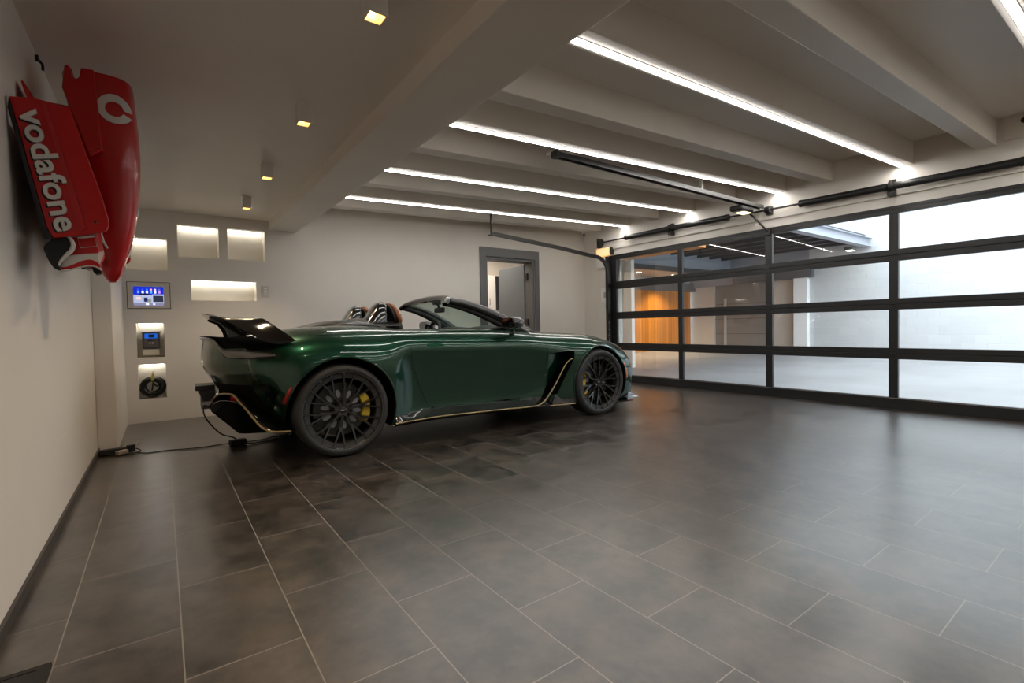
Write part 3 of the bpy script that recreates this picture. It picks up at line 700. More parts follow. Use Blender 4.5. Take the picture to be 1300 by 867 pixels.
# nose cone : sections by height z -> (x_wall_side, x_outer, half width in y)
NS = [(1.235, -.205, -.180, .012), (1.26, -.222, -.163, .045), (1.32, -.235, -.140, .072), (1.42, -.250, -.112, .098), (1.55, -.268, -.086, .118), (1.70, -.285, -.068, .135), (1.85, -.302, -.060, .150), (2.00, -.320, -.062, .163), (2.10, -.331, -.068, .171), (2.205, -.342, -.076, .178)]
def interp(tbl, z):
    zs = [r[0] for r in tbl]; return [np.interp(z, zs, [r[k] for r in tbl]) for k in range(1, len(tbl[0]))]
def csp(xs, ys, q):
    """natural cubic spline"""
    xs = np.asarray(xs, float); ys = np.asarray(ys, float); n = len(xs); h = np.diff(xs)
    A = np.zeros((n, n)); r = np.zeros((n,) + ys.shape[1:]); A[0, 0] = A[-1, -1] = 1
    for i in range(1, n - 1):
        A[i, i - 1] = h[i - 1]; A[i, i] = 2 * (h[i - 1] + h[i]); A[i, i + 1] = h[i]
        r[i] = 6 * ((ys[i + 1] - ys[i]) / h[i] - (ys[i] - ys[i - 1]) / h[i - 1])
    c = np.linalg.solve(A, r.reshape(n, -1)).reshape(r.shape); out = []
    for v in np.atleast_1d(q):
        i = min(max(np.searchsorted(xs, v) - 1, 0), n - 2); hh = h[i]; a = (xs[i + 1] - v) / hh; b = (v - xs[i]) / hh
        out.append(a * ys[i] + b * ys[i + 1] + ((a ** 3 - a) * c[i] + (b ** 3 - b) * c[i + 1]) * hh * hh / 6)
    return np.array(out)
zq = np.linspace(1.235, 2.205, 60); T = csp([r[0] for r in NS], [r[1:] for r in NS], zq)
rows = []; ns = 40
for z, (xa, xb, hw) in zip(zq, T):
    hw = max(hw, .01); row = []
    for k in range(ns):
        a = 2 * PI * k / ns; ca, sa = math.cos(a), math.sin(a); e = .62
        row.append(((xa + xb) / 2 + (xb - xa) / 2 * math.copysign(abs(ca) ** e, ca), YC + hw * math.copysign(abs(sa) ** e, sa), z))
    rows.append(row + row[:1])
m = MB(); m.grid(rows); m.add(rows[0][:-1], [tuple(range(ns))]); m.add(rows[-1][:-1], [tuple(range(ns))])
nose = m.build('nose_cone', M['race_red'], N, smooth=50, weld=1e-5)
m = MB(); ang_ = [PI + PI * k / 12 for k in range(13)]
m.prism([(-.279 + .018 * math.cos(a), 2.160 + .018 * math.sin(a)) for a in ang_] + [(-.261, 2.3), (-.297, 2.3)], 'y', 2.8, 3.6); bool_cut(nose, m); nose.data.polygons.foreach_set('use_smooth', [True] * len(nose.data.polygons)); nose.data.set_sharp_from_angle(angle=math.radians(50))
# raised flank panel and top flange with its slot
m = MB(); m.prism([(-.330, 2.10), (-.318, 2.205), (-.300, 2.205), (-.296, 2.165), (-.280, 2.150), (-.268, 2.165), (-.262, 2.207), (-.215, 2.21), (-.205, 2.00), (-.195, 1.84), (-.245, 1.80)], 'y', YC - .190, YC - .12)
m.build('flank_panel', M['race_red'], nose, smooth=0, bevel=.006)
# ring logo on the flank: white disc with a red drop
def yflank(x, z):
    xa, xb, hw = csp([r[0] for r in NS], [r[1:] for r in NS], [z])[0]; c = (xa + xb) / 2; u = min(.999, abs((x - c) / ((xb - xa) / 2)))
    ca = u ** (1 / .62); sa = math.sqrt(1 - ca * ca); return YC - hw * sa ** .62
def logo_ring(cx, cz, R, ma, parent, name, tail=False):
    m = MB(); n = 120
    def P(a, r): return (cx + r * math.cos(a), cz + r * math.sin(a))
    inn = []
    for k in range(n):
        a = 2 * PI * k / n; x, z = P(a, R * .53); inn.append((x - R * .02, z - R * .02))
    for k in range(n):
        a, b = 2 * PI * k / n, 2 * PI * (k + 1) / n
        q = [P(a, R), P(b, R), inn[(k + 1) % n], inn[k]]
        if math.radians(-22) < (a if a < PI else a - 2 * PI) < math.radians(2): continue
        yy = [yflank(*p) - .008 for p in q]
        vs = [(p[0], y, p[1]) for p, y in zip(q, yy)] + [(p[0], y + .014, p[1]) for p, y in zip(q, yy)]
        m.add(vs, [(0, 1, 2, 3), (7, 6, 5, 4), (0, 4, 5, 1), (2, 6, 7, 3)])
    return m.build(name, ma, parent, smooth=30, weld=1e-5)
logo_ring(-.146, 2.052, .066, M['race_white'], nose, 'ring_emblem')
# small sponsor patches on the outer face
for z, hgt, c in ((1.60, .04, (.35, .42, .6)), (1.40, .07, (.5, .48, .46))):
    m = MB(); vs = []
    for zz in np.linspace(z - hgt / 2, z + hgt / 2, 5):
        xa, xb, hw = csp([r[0] for r in NS], [r[1:] for r in NS], [zz])[0]
        vs.append([(xb + .0015, YC - hw * .30, zz), (xb + .0015, YC + hw * .30, zz)])
    m.grid(vs); m.build('sticker', mat('sticker', c, .4), nose, smooth=0, solid=.002)
# wing end plates (near and far), with the folded outer strip
PL0 = [(-.440, 1.885), (-.367, 1.895), (-.268, 1.885), (-.243, 1.783), (-.206, 1.637), (-.178, 1.530), (-.163, 1.450), (-.162, 1.425), (-.170, 1.402), (-.188, 1.392), (-.335, 1.356), (-.352, 1.395)]
def plate(y, s, dx=0.0):
    PL = [(x + dx, z) for x, z in PL0]
    m = MB(); m.prism(PL, 'y', y, y + .016 * s); pl = m.build('end_plate', M['race_red'], N, smooth=0, bevel=.004)
    m = MB(); m.prism([(-.440, 1.887), (-.352, 1.393), (-.335, 1.354), (-.362, 1.352), (-.445, 1.84)], 'y', y - .004 * s, y + .03 * s); m.build('skid_edge', M['carbon'], pl, smooth=0, bevel=.004)
    m = MB(); m.add([(-.352, y - .002 * s, 1.889), (-.286, y - .002 * s, 1.56), (-.255, y - .002 * s, 1.385), (-.236, y - .010 * s, 1.40), (-.27, y - .010 * s, 1.58), (-.338, y - .006 * s, 1.889),
                     (-.352, y + .004 * s, 1.889), (-.286, y + .004 * s, 1.56), (-.255, y + .004 * s, 1.385), (-.236, y + .004 * s, 1.40), (-.27, y + .004 * s, 1.58), (-.338, y + .004 * s, 1.889)],
                    [(0, 1, 4, 5), (1, 2, 3, 4), (11, 10, 7, 6), (10, 9, 8, 7), (0, 6, 7, 1), (1, 7, 8, 2), (2, 8, 9, 3), (3, 9, 10, 4), (4, 10, 11, 5), (5, 11, 6, 0)])
    m.build('fold', M['race_red'], pl, smooth=0)
    return pl
near = plate(2.62, 1); far = plate(3.74, -1, .026)
MB().disc((-.205, 2.617, 1.432), .005, 'y', .008, 12).build('screw', M['black'], near)
# lettering: reads downwards, letter tops towards the room
me = text_mesh('vodafone', 1.0, .02, .022, 0.0, spacing=1.0)
xs = [v.co.x for v in me.vertices]; ysv = [v.co.y for v in me.vertices]; x0, x1 = min(xs), max(xs)
Pa, Pb = Vector((-.418, 1.838)), Vector((-.326, 1.378)); d = (Pb - Pa); Lt = d.length; d.normalize(); nrm = Vector((-d.y, d.x))
if nrm.x < 0: nrm = -nrm
hsc = .077 / max(ysv)
def put(co):
    u = (co.x - x0) / (x1 - x0) * Lt; v = co.y * hsc + .004
    # upright axis sheared a little so the strokes lie level
    p = Pa + d * u + (nrm * .98 + d * -.06) * v
    return (p.x, 2.614 - co.z * .25, p.y)
m = MB(); mesh_to_mb(me, m, put); m.build('lettering', M['race_white'], near, smooth=0)
m = MB(); mesh_to_mb(me, m, lambda co: (put(co)[0] - .006, 2.6185 - co.z * .02, put(co)[2] - .005)); m.build('lettering_outline', M['blackmat'], near, smooth=0)
# wing plane (S shaped section) spanning between the plates and the red flap behind
def wing(prof, th, y0, y1, name, ma, wav=0):
    m = MB(); ns = 12; top = []; 
    for k in range(ns + 1):
        y = y0 + (y1 - y0) * k / ns; s = 1 - abs((y - YC) / (.56)); off = wav * max(0, s)
        P = csp(range(len(prof)), np.array(prof), np.linspace(0, len(prof) - 1, 18)); T = np.gradient(P, axis=0); T /= np.linalg.norm(T, axis=1)[:, None]
        w = th * np.sin(np.linspace(.12, PI - .1, 18)) ** .6
        a = [(p[0] - t[1] * h + off, y, p[1] + t[0] * h) for p, t, h in zip(P, T, w)]; b = [(p[0] + t[1] * h + off, y, p[1] - t[0] * h) for p, t, h in zip(P, T, w)]
        top.append(a + b[::-1] + a[:1])
    m.grid(top); m.add(top[0][:-1], [tuple(range(len(top[0]) - 1))]); m.add(top[-1][:-1], [tuple(range(len(top[0]) - 1))])
    return m.build(name, ma, N, smooth=40, weld=1e-5)
wing([(-.395, 1.80), (-.368, 1.62), (-.338, 1.48), (-.318, 1.42)], .014, 2.64, 3.72, 'main_plane', M['carbon'])
def rising(poly, y0, y1, rise, name, ma, far_side=True):
    for sgn in ((1, -1) if far_side else (1,)):
        F = lambda y: y if sgn == 1 else 2 * YC - y
        up_ = 0 if sgn == 1 else .11
        poly = [(x, z + up_) for x, z in poly]
        n = len(poly); m = MB(); m.add([(x, F(y0), z) for x, z in poly] + [(x, F(y1), z + rise) for x, z in poly], [tuple(range(n))[::-1], tuple(range(n, 2 * n))] + [(i, (i + 1) % n, n + (i + 1) % n, n + i) for i in range(n)])
        m.build(name, ma, N, smooth=40)
def cloop(pts, n=5):
    P = smooth_path([Vector((x, 0, z)) for x, z in pts], n); return [(p.x, p.z) for p in P]
low = cloop([(-.340, 1.362), (-.368, 1.326), (-.363, 1.291), (-.352, 1.26), (-.34, 1.24), (-.323, 1.231)])
up = cloop([(-.327, 1.252), (-.318, 1.274), (-.30, 1.299), (-.287, 1.316), (-.281, 1.339), (-.287, 1.361), (-.30, 1.376)])
rising(low + up, 2.66, 2.95, .075, 'main_element', M['carbon'])
wu = cloop([(-.325, 1.254), (-.312, 1.282), (-.297, 1.297), (-.256, 1.308), (-.209, 1.314)]); wl = cloop([(-.203, 1.268), (-.217, 1.281), (-.235, 1.2865), (-.261, 1.2785), (-.286, 1.2635), (-.310, 1.2515), (-.323, 1.249)])
rising(wu + wl, 2.695, 2.95, .075, 'leading_element', M['race_white'])
rl = cloop([(-.323, 1.239), (-.298, 1.243), (-.261, 1.2575), (-.236, 1.2645), (-.217, 1.2615), (-.202, 1.253)])
rising(wl[::-1] + rl[::-1], 2.692, 2.95, .080, 'lower_flap', M['race_red'])
rising([(-.294, 1.374), (-.213, 1.394), (-.208, 1.335), (-.206, 1.317), (-.256, 1.310), (-.296, 1.301), (-.284, 1.321), (-.280, 1.341)], 2.705, 2.95, .05, 'flap', M['race_red'])
for F, up_ in ((lambda y: y, 0), (lambda y: 2 * YC - y, .11)):
    up2 = [(x, z + up_) for x, z in up]
    m = MB(); m.tube([(x, F(2.692), z + up_) for x, z in cloop([(-.327, 1.252), (-.327, 1.240), (-.32, 1.233), (-.299, 1.238), (-.261, 1.2535), (-.236, 1.2605), (-.214, 1.257), (-.200, 1.248)])], .0028, 6); m.build('edge_trim', M['race_white'], N)
    m = MB(); m.tube([(x, F(2.66), z) for x, z in up2], [.0035 + .005 * math.sin(PI * i / (len(up) - 1)) for i in range(len(up))], 8); m.build('edge_trim', M['race_white'], N)
    m = MB(); q = [(-.271, 1.379), (-.216, 1.390), (-.210, 1.345), (-.263, 1.335)]; q = [(x, z + up_) for x, z in q]; m.tube([(x, F(2.703), z) for x, z in q], .0016, 6, closed=True); m.prism([(-.271, 1.380 + up_), (-.216, 1.391 + up_), (-.2145, 1.384 + up_), (-.2695, 1.371 + up_)], 'y', F(2.702), F(2.708)); m.build('patch_border', M['race_white'], N, smooth=0)
# flap behind the plate, upper rear edge
wing([(-.430, 2.02), (-.405, 1.95), (-.385, 1.88), (-.36, 1.75)], .012, 2.80, 3.56, 'upper_flap', M['race_red'])
# pylons that carry the nose on the wing, wall brackets
for s in (-1, 1):
    m = MB(); m.prism([(-.32, 1.62), (-.225, 1.58), (-.212, 1.445), (-.205, 1.415), (-.192, 1.386), (-.199, 1.381), (-.216, 1.414), (-.245, 1.44), (-.30, 1.50)], 'y', YC + s * .16 - .006, YC + s * .16 + .006); m.build('pylon', M['race_white'], N, smooth=0, bevel=.003)
for z in (1.55, 2.05):
    m = MB(); m.box((-.449, YC - .05, z - .02), (-.30, YC + .05, z + .02)); m.build('wall_bracket', M['black'], N, smooth=0, bevel=.004)
m = MB(); m.tube([(-.444, 3.26, 2.315), (-.425, 3.26, 2.29), (-.425, 3.26, 2.262)], .006, 8); m.disc((-.444, 3.26, 2.315), .016, 'x', .012, 12)
tag(m.build('ceiling_hook', M['steel_dark'], loc=(-.44, 3.26, 2.32)), 'small dark hook at the top of the wall near the red nose cone', 'hook')
for z, s in ((1.275, 1),):
    m = MB(); m.prism([(-.254, 1.289), (-.238, 1.283), (-.218, 1.27), (-.22, 1.259), (-.239, 1.252), (-.248, 1.264)], 'y', 2.97, 3.03); m.build('turning_vane', M['carbon'], N, smooth=0, bevel=.003)

# ================================================================== THE CAR  (local frame: x forward from the rear axle, y to its left, z up)
def carpaint():
    m = mat('dark_green_paint', (.008, .052, .026), .30, .70, coat=1.0, coat_rough=.012, spec=.2); t = NT(m)
    tc = t.node('ShaderNodeTexCoord').outputs['Object']
    v = t.node('ShaderNodeTexVoronoi'); v.inputs['Scale'].default_value = 900; t.link(tc, v.inputs['Vector'])
    sp = t.node('ShaderNodeSeparateColor'); t.link(v.outputs['Color'], sp.inputs[0])
    t.link(t.mix(t.math('GREATER_THAN', sp.outputs[0], .935), (.0010, .037, .020), (.030, .080, .012)), t.b.inputs['Base Color'])
    return m
M['paint'] = carpaint()
M['gloss_black'] = mat('gloss_black', (.006, .006, .006), .12, 0, coat=1.0)
M['well'] = mat('wheel_well', (.004, .004, .004), .9, spec=.1)
M['under'] = mat('underbody', (.008, .008, .008), .6)
M['gold'] = mat('gold_pinstripe', (.42, .31, .15), .35, .3)
M['rubber'] = mat('tyre_rubber', (.026, .0255, .025), .6)
M['rim'] = mat('rim_black', (.012, .012, .012), .2, .5, coat=1.0)
M['barrel'] = mat('rim_barrel_black', (.008, .008, .008), .35, .2)
M['rim_edge'] = mat('rim_edge', (.16, .16, .16), .3, .7)
M['disc'] = mat('brake_disc', (.06, .06, .06), .4, .6)
M['bell'] = mat('brake_bell', (.45, .45, .47), .4, .3)
M['caliper'] = mat('caliper_yellow', (.80, .56, .03), .35, coat=.5)
M['leather'] = mat('black_leather', (.018, .017, .016), .5)
M['tan'] = mat('tan_leather', (.34, .12, .05), .5)
M['red_lens'] = mat('red_lens', (.40, .006, .008), .2, coat=.6)
M['amber_lens'] = mat('amber_lens', (.60, .13, .01), .2, coat=1)
M['smoke'] = mat('smoked_lens', (.03, .03, .03), .1, coat=1)
CAR = empty('car', (1.1412, 4.6826, 0), 'dark green open two-seat sports car with black rear wing and black wheels', 'car', rz=math.radians(-2.0), world=False)

# control net: every station is nine (x, half width, z) points from the centre line down to the sill
def tailx(w, dz): return -.925 + .27 * (w / .78) ** 2.4 + dz
ring_t = [(0, .948, .060), (.32, .944, .058), (.56, .917, .050), (.70, .872, .045), (.765, .805, .038), (.785, .70, .042), (.775, .585, .105), (.77, .42, .19), (.72, .25, .28)]
nosex = lambda w, dz: 3.60 - .30 * (w / .82) ** 2.4 + dz
ring_n = [(0, .60, -.14), (.30, .612, -.13), (.52, .622, -.12), (.67, .608, -.10), (.755, .55, -.05), (.80, .46, -.01), (.815, .36, 0), (.805, .24, .0), (.77, .125, .01)]
ST = [
    [(tailx(w, d), w, z) for w, z, d in ring_t],
    [(-.765, 0, .938), (-.755, .33, .936), (-.715, .585, .915), (-.645, .738, .876), (-.605, .812, .805), (-.60, .832, .70), (-.525, .825, .57), (-.44, .81, .41), (-.39, .765, .245)],
    [(-.60, 0, .945), (-.59, .34, .945), (-.565, .63, .930), (-.515, .80, .882), (-.495, .872, .805), (-.50, .892, .695), (-.46, .887, .56), (-.40, .877, .395), (-.362, .83, .235)],
    [(-.40, 0, .975), (-.40, .35, .975), (-.40, .665, .958), (-.385, .845, .895), (-.38, .925, .805), (-.38, .952, .69), (-.375, .950, .55), (-.35, .935, .38), (-.335, .89, .225)],
    [(-.15, 0, .995), (-.15, .35, .997), (-.15, .685, .985), (-.15, .868, .918), (-.15, .952, .82), (-.15, .98, .69), (-.15, .98, .53), (-.15, .96, .36), (-.15, .92, .215)],
    [(.12, 0, 1.003), (.12, .36, 1.006), (.12, .69, .996), (.12, .868, .926), (.12, .955, .825), (.12, .988, .69), (.12, .988, .52), (.12, .972, .35), (.12, .94, .20)],
    [(.36, 0, 1.0), (.36, .37, 1.003), (.36, .71, .985), (.36, .862, .922), (.36, .942, .82), (.36, .972, .68), (.36, .972, .50), (.36, .965, .32), (.36, .945, .19)],
    [(.45, 0, .995), (.45, .37, .997), (.45, .72, .978), (.45, .860, .919), (.45, .930, .815), (.45, .945, .67), (.45, .943, .49), (.45, .935, .31), (.45, .925, .185)],
    [(.57, 0, .985), (.57, .38, .985), (.57, .738, .966), (.57, .858, .914), (.57, .916, .81), (.57, .890, .65), (.57, .875, .47), (.57, .872, .30), (.57, .89, .185)],
    [(.72, 0, .978), (.72, .38, .978), (.72, .752, .960), (.72, .858, .909), (.72, .913, .805), (.72, .878, .64), (.72, .852, .45), (.72, .852, .285), (.72, .88, .185)],
    [(1.0, 0, .967), (1.0, .38, .967), (1.0, .763, .953), (1.0, .860, .901), (1.0, .916, .80), (1.0, .880, .63), (1.0, .850, .44), (1.0, .848, .28), (1.0, .88, .188)],
    [(1.40, 0, .955), (1.40, .38, .957), (1.40, .768, .943), (1.40, .863, .889), (1.40, .918, .79), (1.40, .882, .62), (1.40, .850, .43), (1.40, .848, .27), (1.40, .88, .180)],
    [(1.72, 0, .945), (1.72, .38, .947), (1.72, .758, .930), (1.72, .858, .878), (1.72, .915, .785), (1.72, .885, .62), (1.72, .852, .42), (1.72, .852, .265), (1.72, .88, .175)],
    [(2.02, 0, .94), (2.02, .38, .938), (2.02, .715, .915), (2.02, .842, .868), (2.02, .918, .775), (2.02, .915, .62), (2.02, .895, .42), (2.02, .905, .265), (2.02, .91, .172)],
    [(2.35, 0, .905), (2.35, .37, .90), (2.35, .672, .897), (2.35, .832, .862), (2.35, .932, .765), (2.35, .965, .62), (2.35, .958, .45), (2.35, .948, .27), (2.35, .925, .172)],
    [(2.72, 0, .845), (2.72, .36, .840), (2.72, .655, .868), (2.72, .818, .842), (2.72, .930, .755), (2.72, .975, .61), (2.72, .97, .44), (2.72, .955, .27), (2.72, .93, .165)],
    [(3.05, 0, .765), (3.05, .35, .765), (3.04, .630, .800), (3.04, .785, .765), (3.05, .890, .67), (3.05, .938, .54), (3.05, .942, .41), (3.05, .93, .26), (3.05, .90, .15)],
    [(3.27, 0, .695), (3.27, .33, .70), (3.25, .585, .718), (3.24, .735, .686), (3.25, .83, .60), (3.25, .882, .49), (3.25, .892, .37), (3.25, .88, .245), (3.25, .85, .135)],
    [(nosex(w, d), w, z) for w, z, d in ring_n],
]
def tensor(ctrl, nu, nv):
    """C2 interpolating tensor spline through a control net"""
    A = np.array(ctrl, float)                                     # stations x keys x 3
    su = np.concatenate([[0], np.cumsum(np.linalg.norm(np.diff(A, axis=0), axis=2).mean(1))])
    sv = np.concatenate([[0], np.cumsum(np.linalg.norm(np.diff(A, axis=1), axis=2).mean(0))])
    B = csp(su, A, np.linspace(0, su[-1], nu)); B = np.swapaxes(B, 0, 1)
    return np.swapaxes(csp(sv, B, np.linspace(0, sv[-1], nv)), 0, 1), su
full = [[(x, -w, z) for x, w, z in s][::-1] + [(x, w, z) for x, w, z in s][1:] for s in ST]
NU, NV = 241, 121
S, su = tensor(full, NU, NV)
def body_mesh():
    m = MB(); m.grid([[tuple(p) for p in row] for row in S], 0)
    mid = NV // 2
    # tail and nose faces bridge the two ends of each ring
    def cap(row, fx, flip):
        rows = []
        for j in range(mid + 1):
            a, b = row[j], row[NV - 1 - j]; line = []
            for s in np.linspace(0, 1, 25):
                y = a[1] * (1 - s) + b[1] * s; w0 = abs(a[1]); dx = fx(abs(y)) - fx(w0)
                line.append((a[0] + dx, y, a[2]))
            rows.append(line)
        m.grid(rows, 0, flip)
    cap(S[0], lambda w: tailx(w, 0), False); cap(S[-1], lambda w: nosex(w, 0), True)
    # underside
    m.grid([[tuple(S[i][NV - 1]), tuple(S[i][0])] for i in range(NU)], 1)
    mn = MB(); mn.add(m.v, m.f)
    mn.mi = m.mi
    return mn
bm_ = body_mesh()
body = bm_.build('body', [M['paint'], M['under'], M['well'], M['gloss_black'], M['leather']], CAR, smooth=0, weld=4e-4)
def cut(target, mb, mats, mi):
    c = mb.build('cutter', mats, None, smooth=0, weld=1e-5); c.parent = CAR
    if mi is not None:
        for p in c.data.polygons: p.material_index = mi
    md = target.modifiers.new('cut', 'BOOLEAN'); md.operation = 'DIFFERENCE'; md.object = c; md.solver = 'EXACT'
    try: md.material_mode = 'INDEX'
    except Exception: pass
    me = evaluated_mesh(target); target.modifiers.clear(); old = target.data; target.data = me; bpy.data.meshes.remove(old)
    bpy.data.objects.remove(c)
BM = [M['paint'], M['under'], M['well'], M['gloss_black'], M['leather']]
WB, ZA, ZF = 2.705, .36, .36
RA, RF = .402, .388
for xw, rr in ((0.008, RA), (2.715, RF)):
    for s in (-1, 1):
        cut(body, MB().lathe([(.60 * s, .0005), (.60 * s, rr), (1.1 * s, rr), (1.1 * s, .0005)], 96, 'y', (xw, 0, .36)), BM, 2)
# cockpit
ck = [(.42, .58), (.50, .645), (.62, .685), (.9, .70), (1.4, .705), (1.66, .69), (1.86, .60), (1.99, .42), (2.05, .2)]
poly = [(x, -w) for x, w in ck] + [(x, w) for x, w in ck[::-1]]
m = MB(); m.prism(poly, 'z', .36, 1.3); cut(body, m, BM, 4)
# scooped vent behind the front wheels: a wedge, deepest at its front end
for s in (-1, 1):
    m = MB(); o_, i_ = 1.1 * s, .80 * s
    m.add([(1.84, .935 * s, .235), (1.99, .93 * s, .700), (2.335, .815 * s, .715), (2.325, .80 * s, .64), (2.125, .80 * s, .285),
           (1.84, o_, .235), (1.99, o_, .700), (2.335, o_, .715), (2.325, o_, .64), (2.125, o_, .285)],
          [(0, 1, 2), (0, 2, 3), (0, 3, 4), (7, 6, 5), (8, 7, 5), (9, 8, 5), (0, 5, 6, 1), (1, 6, 7, 2), (2, 7, 8, 3), (3, 8, 9, 4), (4, 9, 5, 0)])
    m.mi[-11:] = [0, 0, 3, 0, 0, 0, 0, 0, 2, 2, 3]
    cut(body, m, BM, None)
# paint zones of the body that are black: lower tail, sills
me = body.data
def zone(c, n):
    x, y, z = c; w = abs(y)
    if x < -.36:
        zb = np.interp(x, [-.95, -.80, -.66, -.62, -.594, -.559, -.53, -.5, -.469, -.426, -.36], [.572, .572, .583, .578, .564, .519, .475, .429, .383, .347, .33])
        if z < zb and n.z < .6: return 2
        if z > .845 and x < -.60 + .42 * max(0, w - .50) and z > .012 + np.interp(w, [0, .3, .45, .52, .565, .62], [.932, .928, .905, .868, .83, .812]): return 2  # carbon lip band, with a dark reflection painted in as matte black
    if .42 < x < 2.0 and z < .262 and w > .8: return 3
    if 2.0 <= x < 2.35 and z < .225 and w > .8: return 3
    if x > 3.05 and z < .20: return 3
    return None
for p in me.polygons:
    if p.material_index == 0:
        q = zone(p.center, p.normal)
        if q is not None: p.material_index = q
me.polygons.foreach_set('use_smooth', [True] * len(me.polygons)); me.set_sharp_from_angle(angle=math.radians(28))

# point on the flank surface at (x, z), right side (y < 0)
bvh_src = S[:, :NV // 2 + 1]
from mathutils.bvhtree import BVHTree
_v = [Vector(p) for r in bvh_src for p in r]; _n = NV // 2 + 1
_f = [(i * _n + j, i * _n + j + 1, (i + 1) * _n + j + 1, (i + 1) * _n + j) for i in range(NU - 1) for j in range(_n - 1)]
BV = BVHTree.FromPolygons(_v, _f)
_bm = bm_.f; BV2 = BVHTree.FromPolygons([Vector(p) for p in bm_.v], bm_.f)
def corner(x, w, z, off=0.0):
    """point of the tail surface at height z on the bearing of (x, -w), seen from (-.30, 0)"""
    piv = Vector((-.30, 0, z)); d = (Vector((x, -w, z)) - piv).normalized(); h = BV2.ray_cast(piv + d * 3, -d)
    if h[0] is None: return Vector((x, -w, z))
    return h[0] + d * off
def flank(x, z, off=0.0):
    h = BV.ray_cast(Vector((x, -1.6, z)), Vector((0, 1, 0)))
    if h[0] is None: return Vector((x, -.9, z))
    n = h[1]; n = n if n.y < 0 else -n
    return h[0] + n * off
def deck(x, y, off=0.0):
    h = BV.ray_cast(Vector((x, -abs(y), 2)), Vector((0, 0, -1)))
    p = h[0] if h[0] is not None else Vector((x, -abs(y), .95))
    return Vector((p.x, math.copysign(p.y, y) if y else 0, p.z + off))
mir = lambda p: Vector((p.x, -p.y, p.z))
def both(name, fn, mats, parent=CAR, **kw):
    """a part on each side; fn(map) fills a builder using map() for the mirrored points"""
    out = []
    for s in (1, -1):
        m = MB(); fn(m, (lambda p: Vector(p)) if s == 1 else (lambda p: mir(Vector(p)))); out.append(m.build(name, mats, parent, **kw))
    return out
# wheel-arch lips
for xw, rr in ((0.008, RA), (2.715, RF)):
    def lip(m, f):
        pts = []
        for a in np.linspace(-22, 200, 60):
            x, z = xw + rr * math.cos(math.radians(a)), .36 + rr * math.sin(math.radians(a))
            if z < .2: continue
            pts.append(f(flank(x + .006 * math.cos(math.radians(a)), z + .006 * math.sin(math.radians(a)), -.002)))
        m.tube(pts, .0085, 8)
    both('arch_lip', lip, M['paint'])
# shut lines of the doors, bonnet and rear clamshell
def line_part(name, pts, r=.0024, ma='well', off=-.0006, n=8):
    def fn(m, f):
        P = smooth_path([flank(x, z, off) for x, z in pts], n); m.tube([f(p) for p in P], r, 5)
    return both(name, fn, M[ma])
line_part('door_gap', [(.552, .945), (.556, .90), (.566, .82), (.58, .74), (.60, .66), (.63, .58), (.67, .46), (.715, .36), (.74, .31), (.80, .285), (1.2, .276), (1.7, .275), (1.93, .285), (1.985, .31), (2.0, .42), (2.012, .55), (2.014, .66), (2.012, .74), (1.995, .79), (1.97, .83), (1.90, .865), (1.84, .90)])
line_part('bonnet_gap', [(2.02, .72), (2.4, .735), (2.9, .70), (3.1, .64)], .002)
line_part('rear_gap', [(-.19, .955), (-.20, .935), (-.05, .937), (.3, .937), (.55, .915)], .0018)
# flush door handles
def handle(m, f):
    a = []; n = 24
    for k in range(n):
        t = 2 * PI * k / n; x = .79 + .082 * math.copysign(abs(math.cos(t)) ** .5, math.cos(t)); z = .826 + .0125 * math.copysign(abs(math.sin(t)) ** .6, math.sin(t)) + (x - .79) * -.02
        a.append(f(flank(x, z, .0035)))
    b = [p + (Vector((0, .012, 0)) if p.y < 0 else Vector((0, -.012, 0))) for p in a]
    m.add(a + b, [tuple(range(n)), tuple(range(2 * n - 1, n - 1, -1))] + [(k, (k + 1) % n, n + (k + 1) % n, n + k) for k in range(n)])
both('door_handle', handle, M['paint'], smooth=30, bevel=.001)

# gold lined sills, strakes and diffuser edge
def ribbon(name, pts, mats, w=.012, off=.004, n=10, r=None):
    def fn(m, f):
        P = smooth_path(pts, n); m.tube([f(p) for p in P], r or w / 2, 8, flat=(1, .8))
    return both(name, fn, mats)
sill = [(.405, .205), (.47, .208), (.60, .214), (.80, .219), (1.1, .214), (1.45, .206), (1.70, .198), (1.84, .200), (1.905, .222), (1.96, .262), (2.065, .375), (2.14, .475), (2.20, .555), (2.245, .602), (2.285, .625), (2.318, .632)]
SP = []
for x, z in sill:
    y = -.966 if x < 1.8 else -.966 + .02 * min(1, (x - 1.8) / .4)
    SP.append(Vector((x, y, z)))
ribbon('gold_trim', SP, M['gold'], .013)
ribbon('gold_trim', [Vector((2.005, -.955, .180)), Vector((2.18, -.955, .172)), Vector((2.345, -.94, .165))], M['gold'], .012)
# side skirt below and behind the gold line
def skirt(m, f):
    xs = np.linspace(.402, 1.86, 40); top = []; 
    rows = []
    for x in xs:
        zt = np.interp(x, [p.x for p in SP], [p.z for p in SP])
        k = min(1, (x - .402) / .14); k = k * k * (3 - 2 * k); rows.append([f((x, -.935 + .095 * k, zt + .070)), f((x, -.945 + .06 * k, zt + .048)), f((x, -.955 + .012 * k, zt + .015)), f((x, -.962, zt + .003)), f((x, -.963, zt - .004)), f((x, -.93, zt - .028)), f((x, -.80, zt - .034))])
    m.grid(rows)
both('side_skirt', skirt, M['gloss_black'], solid=.006)
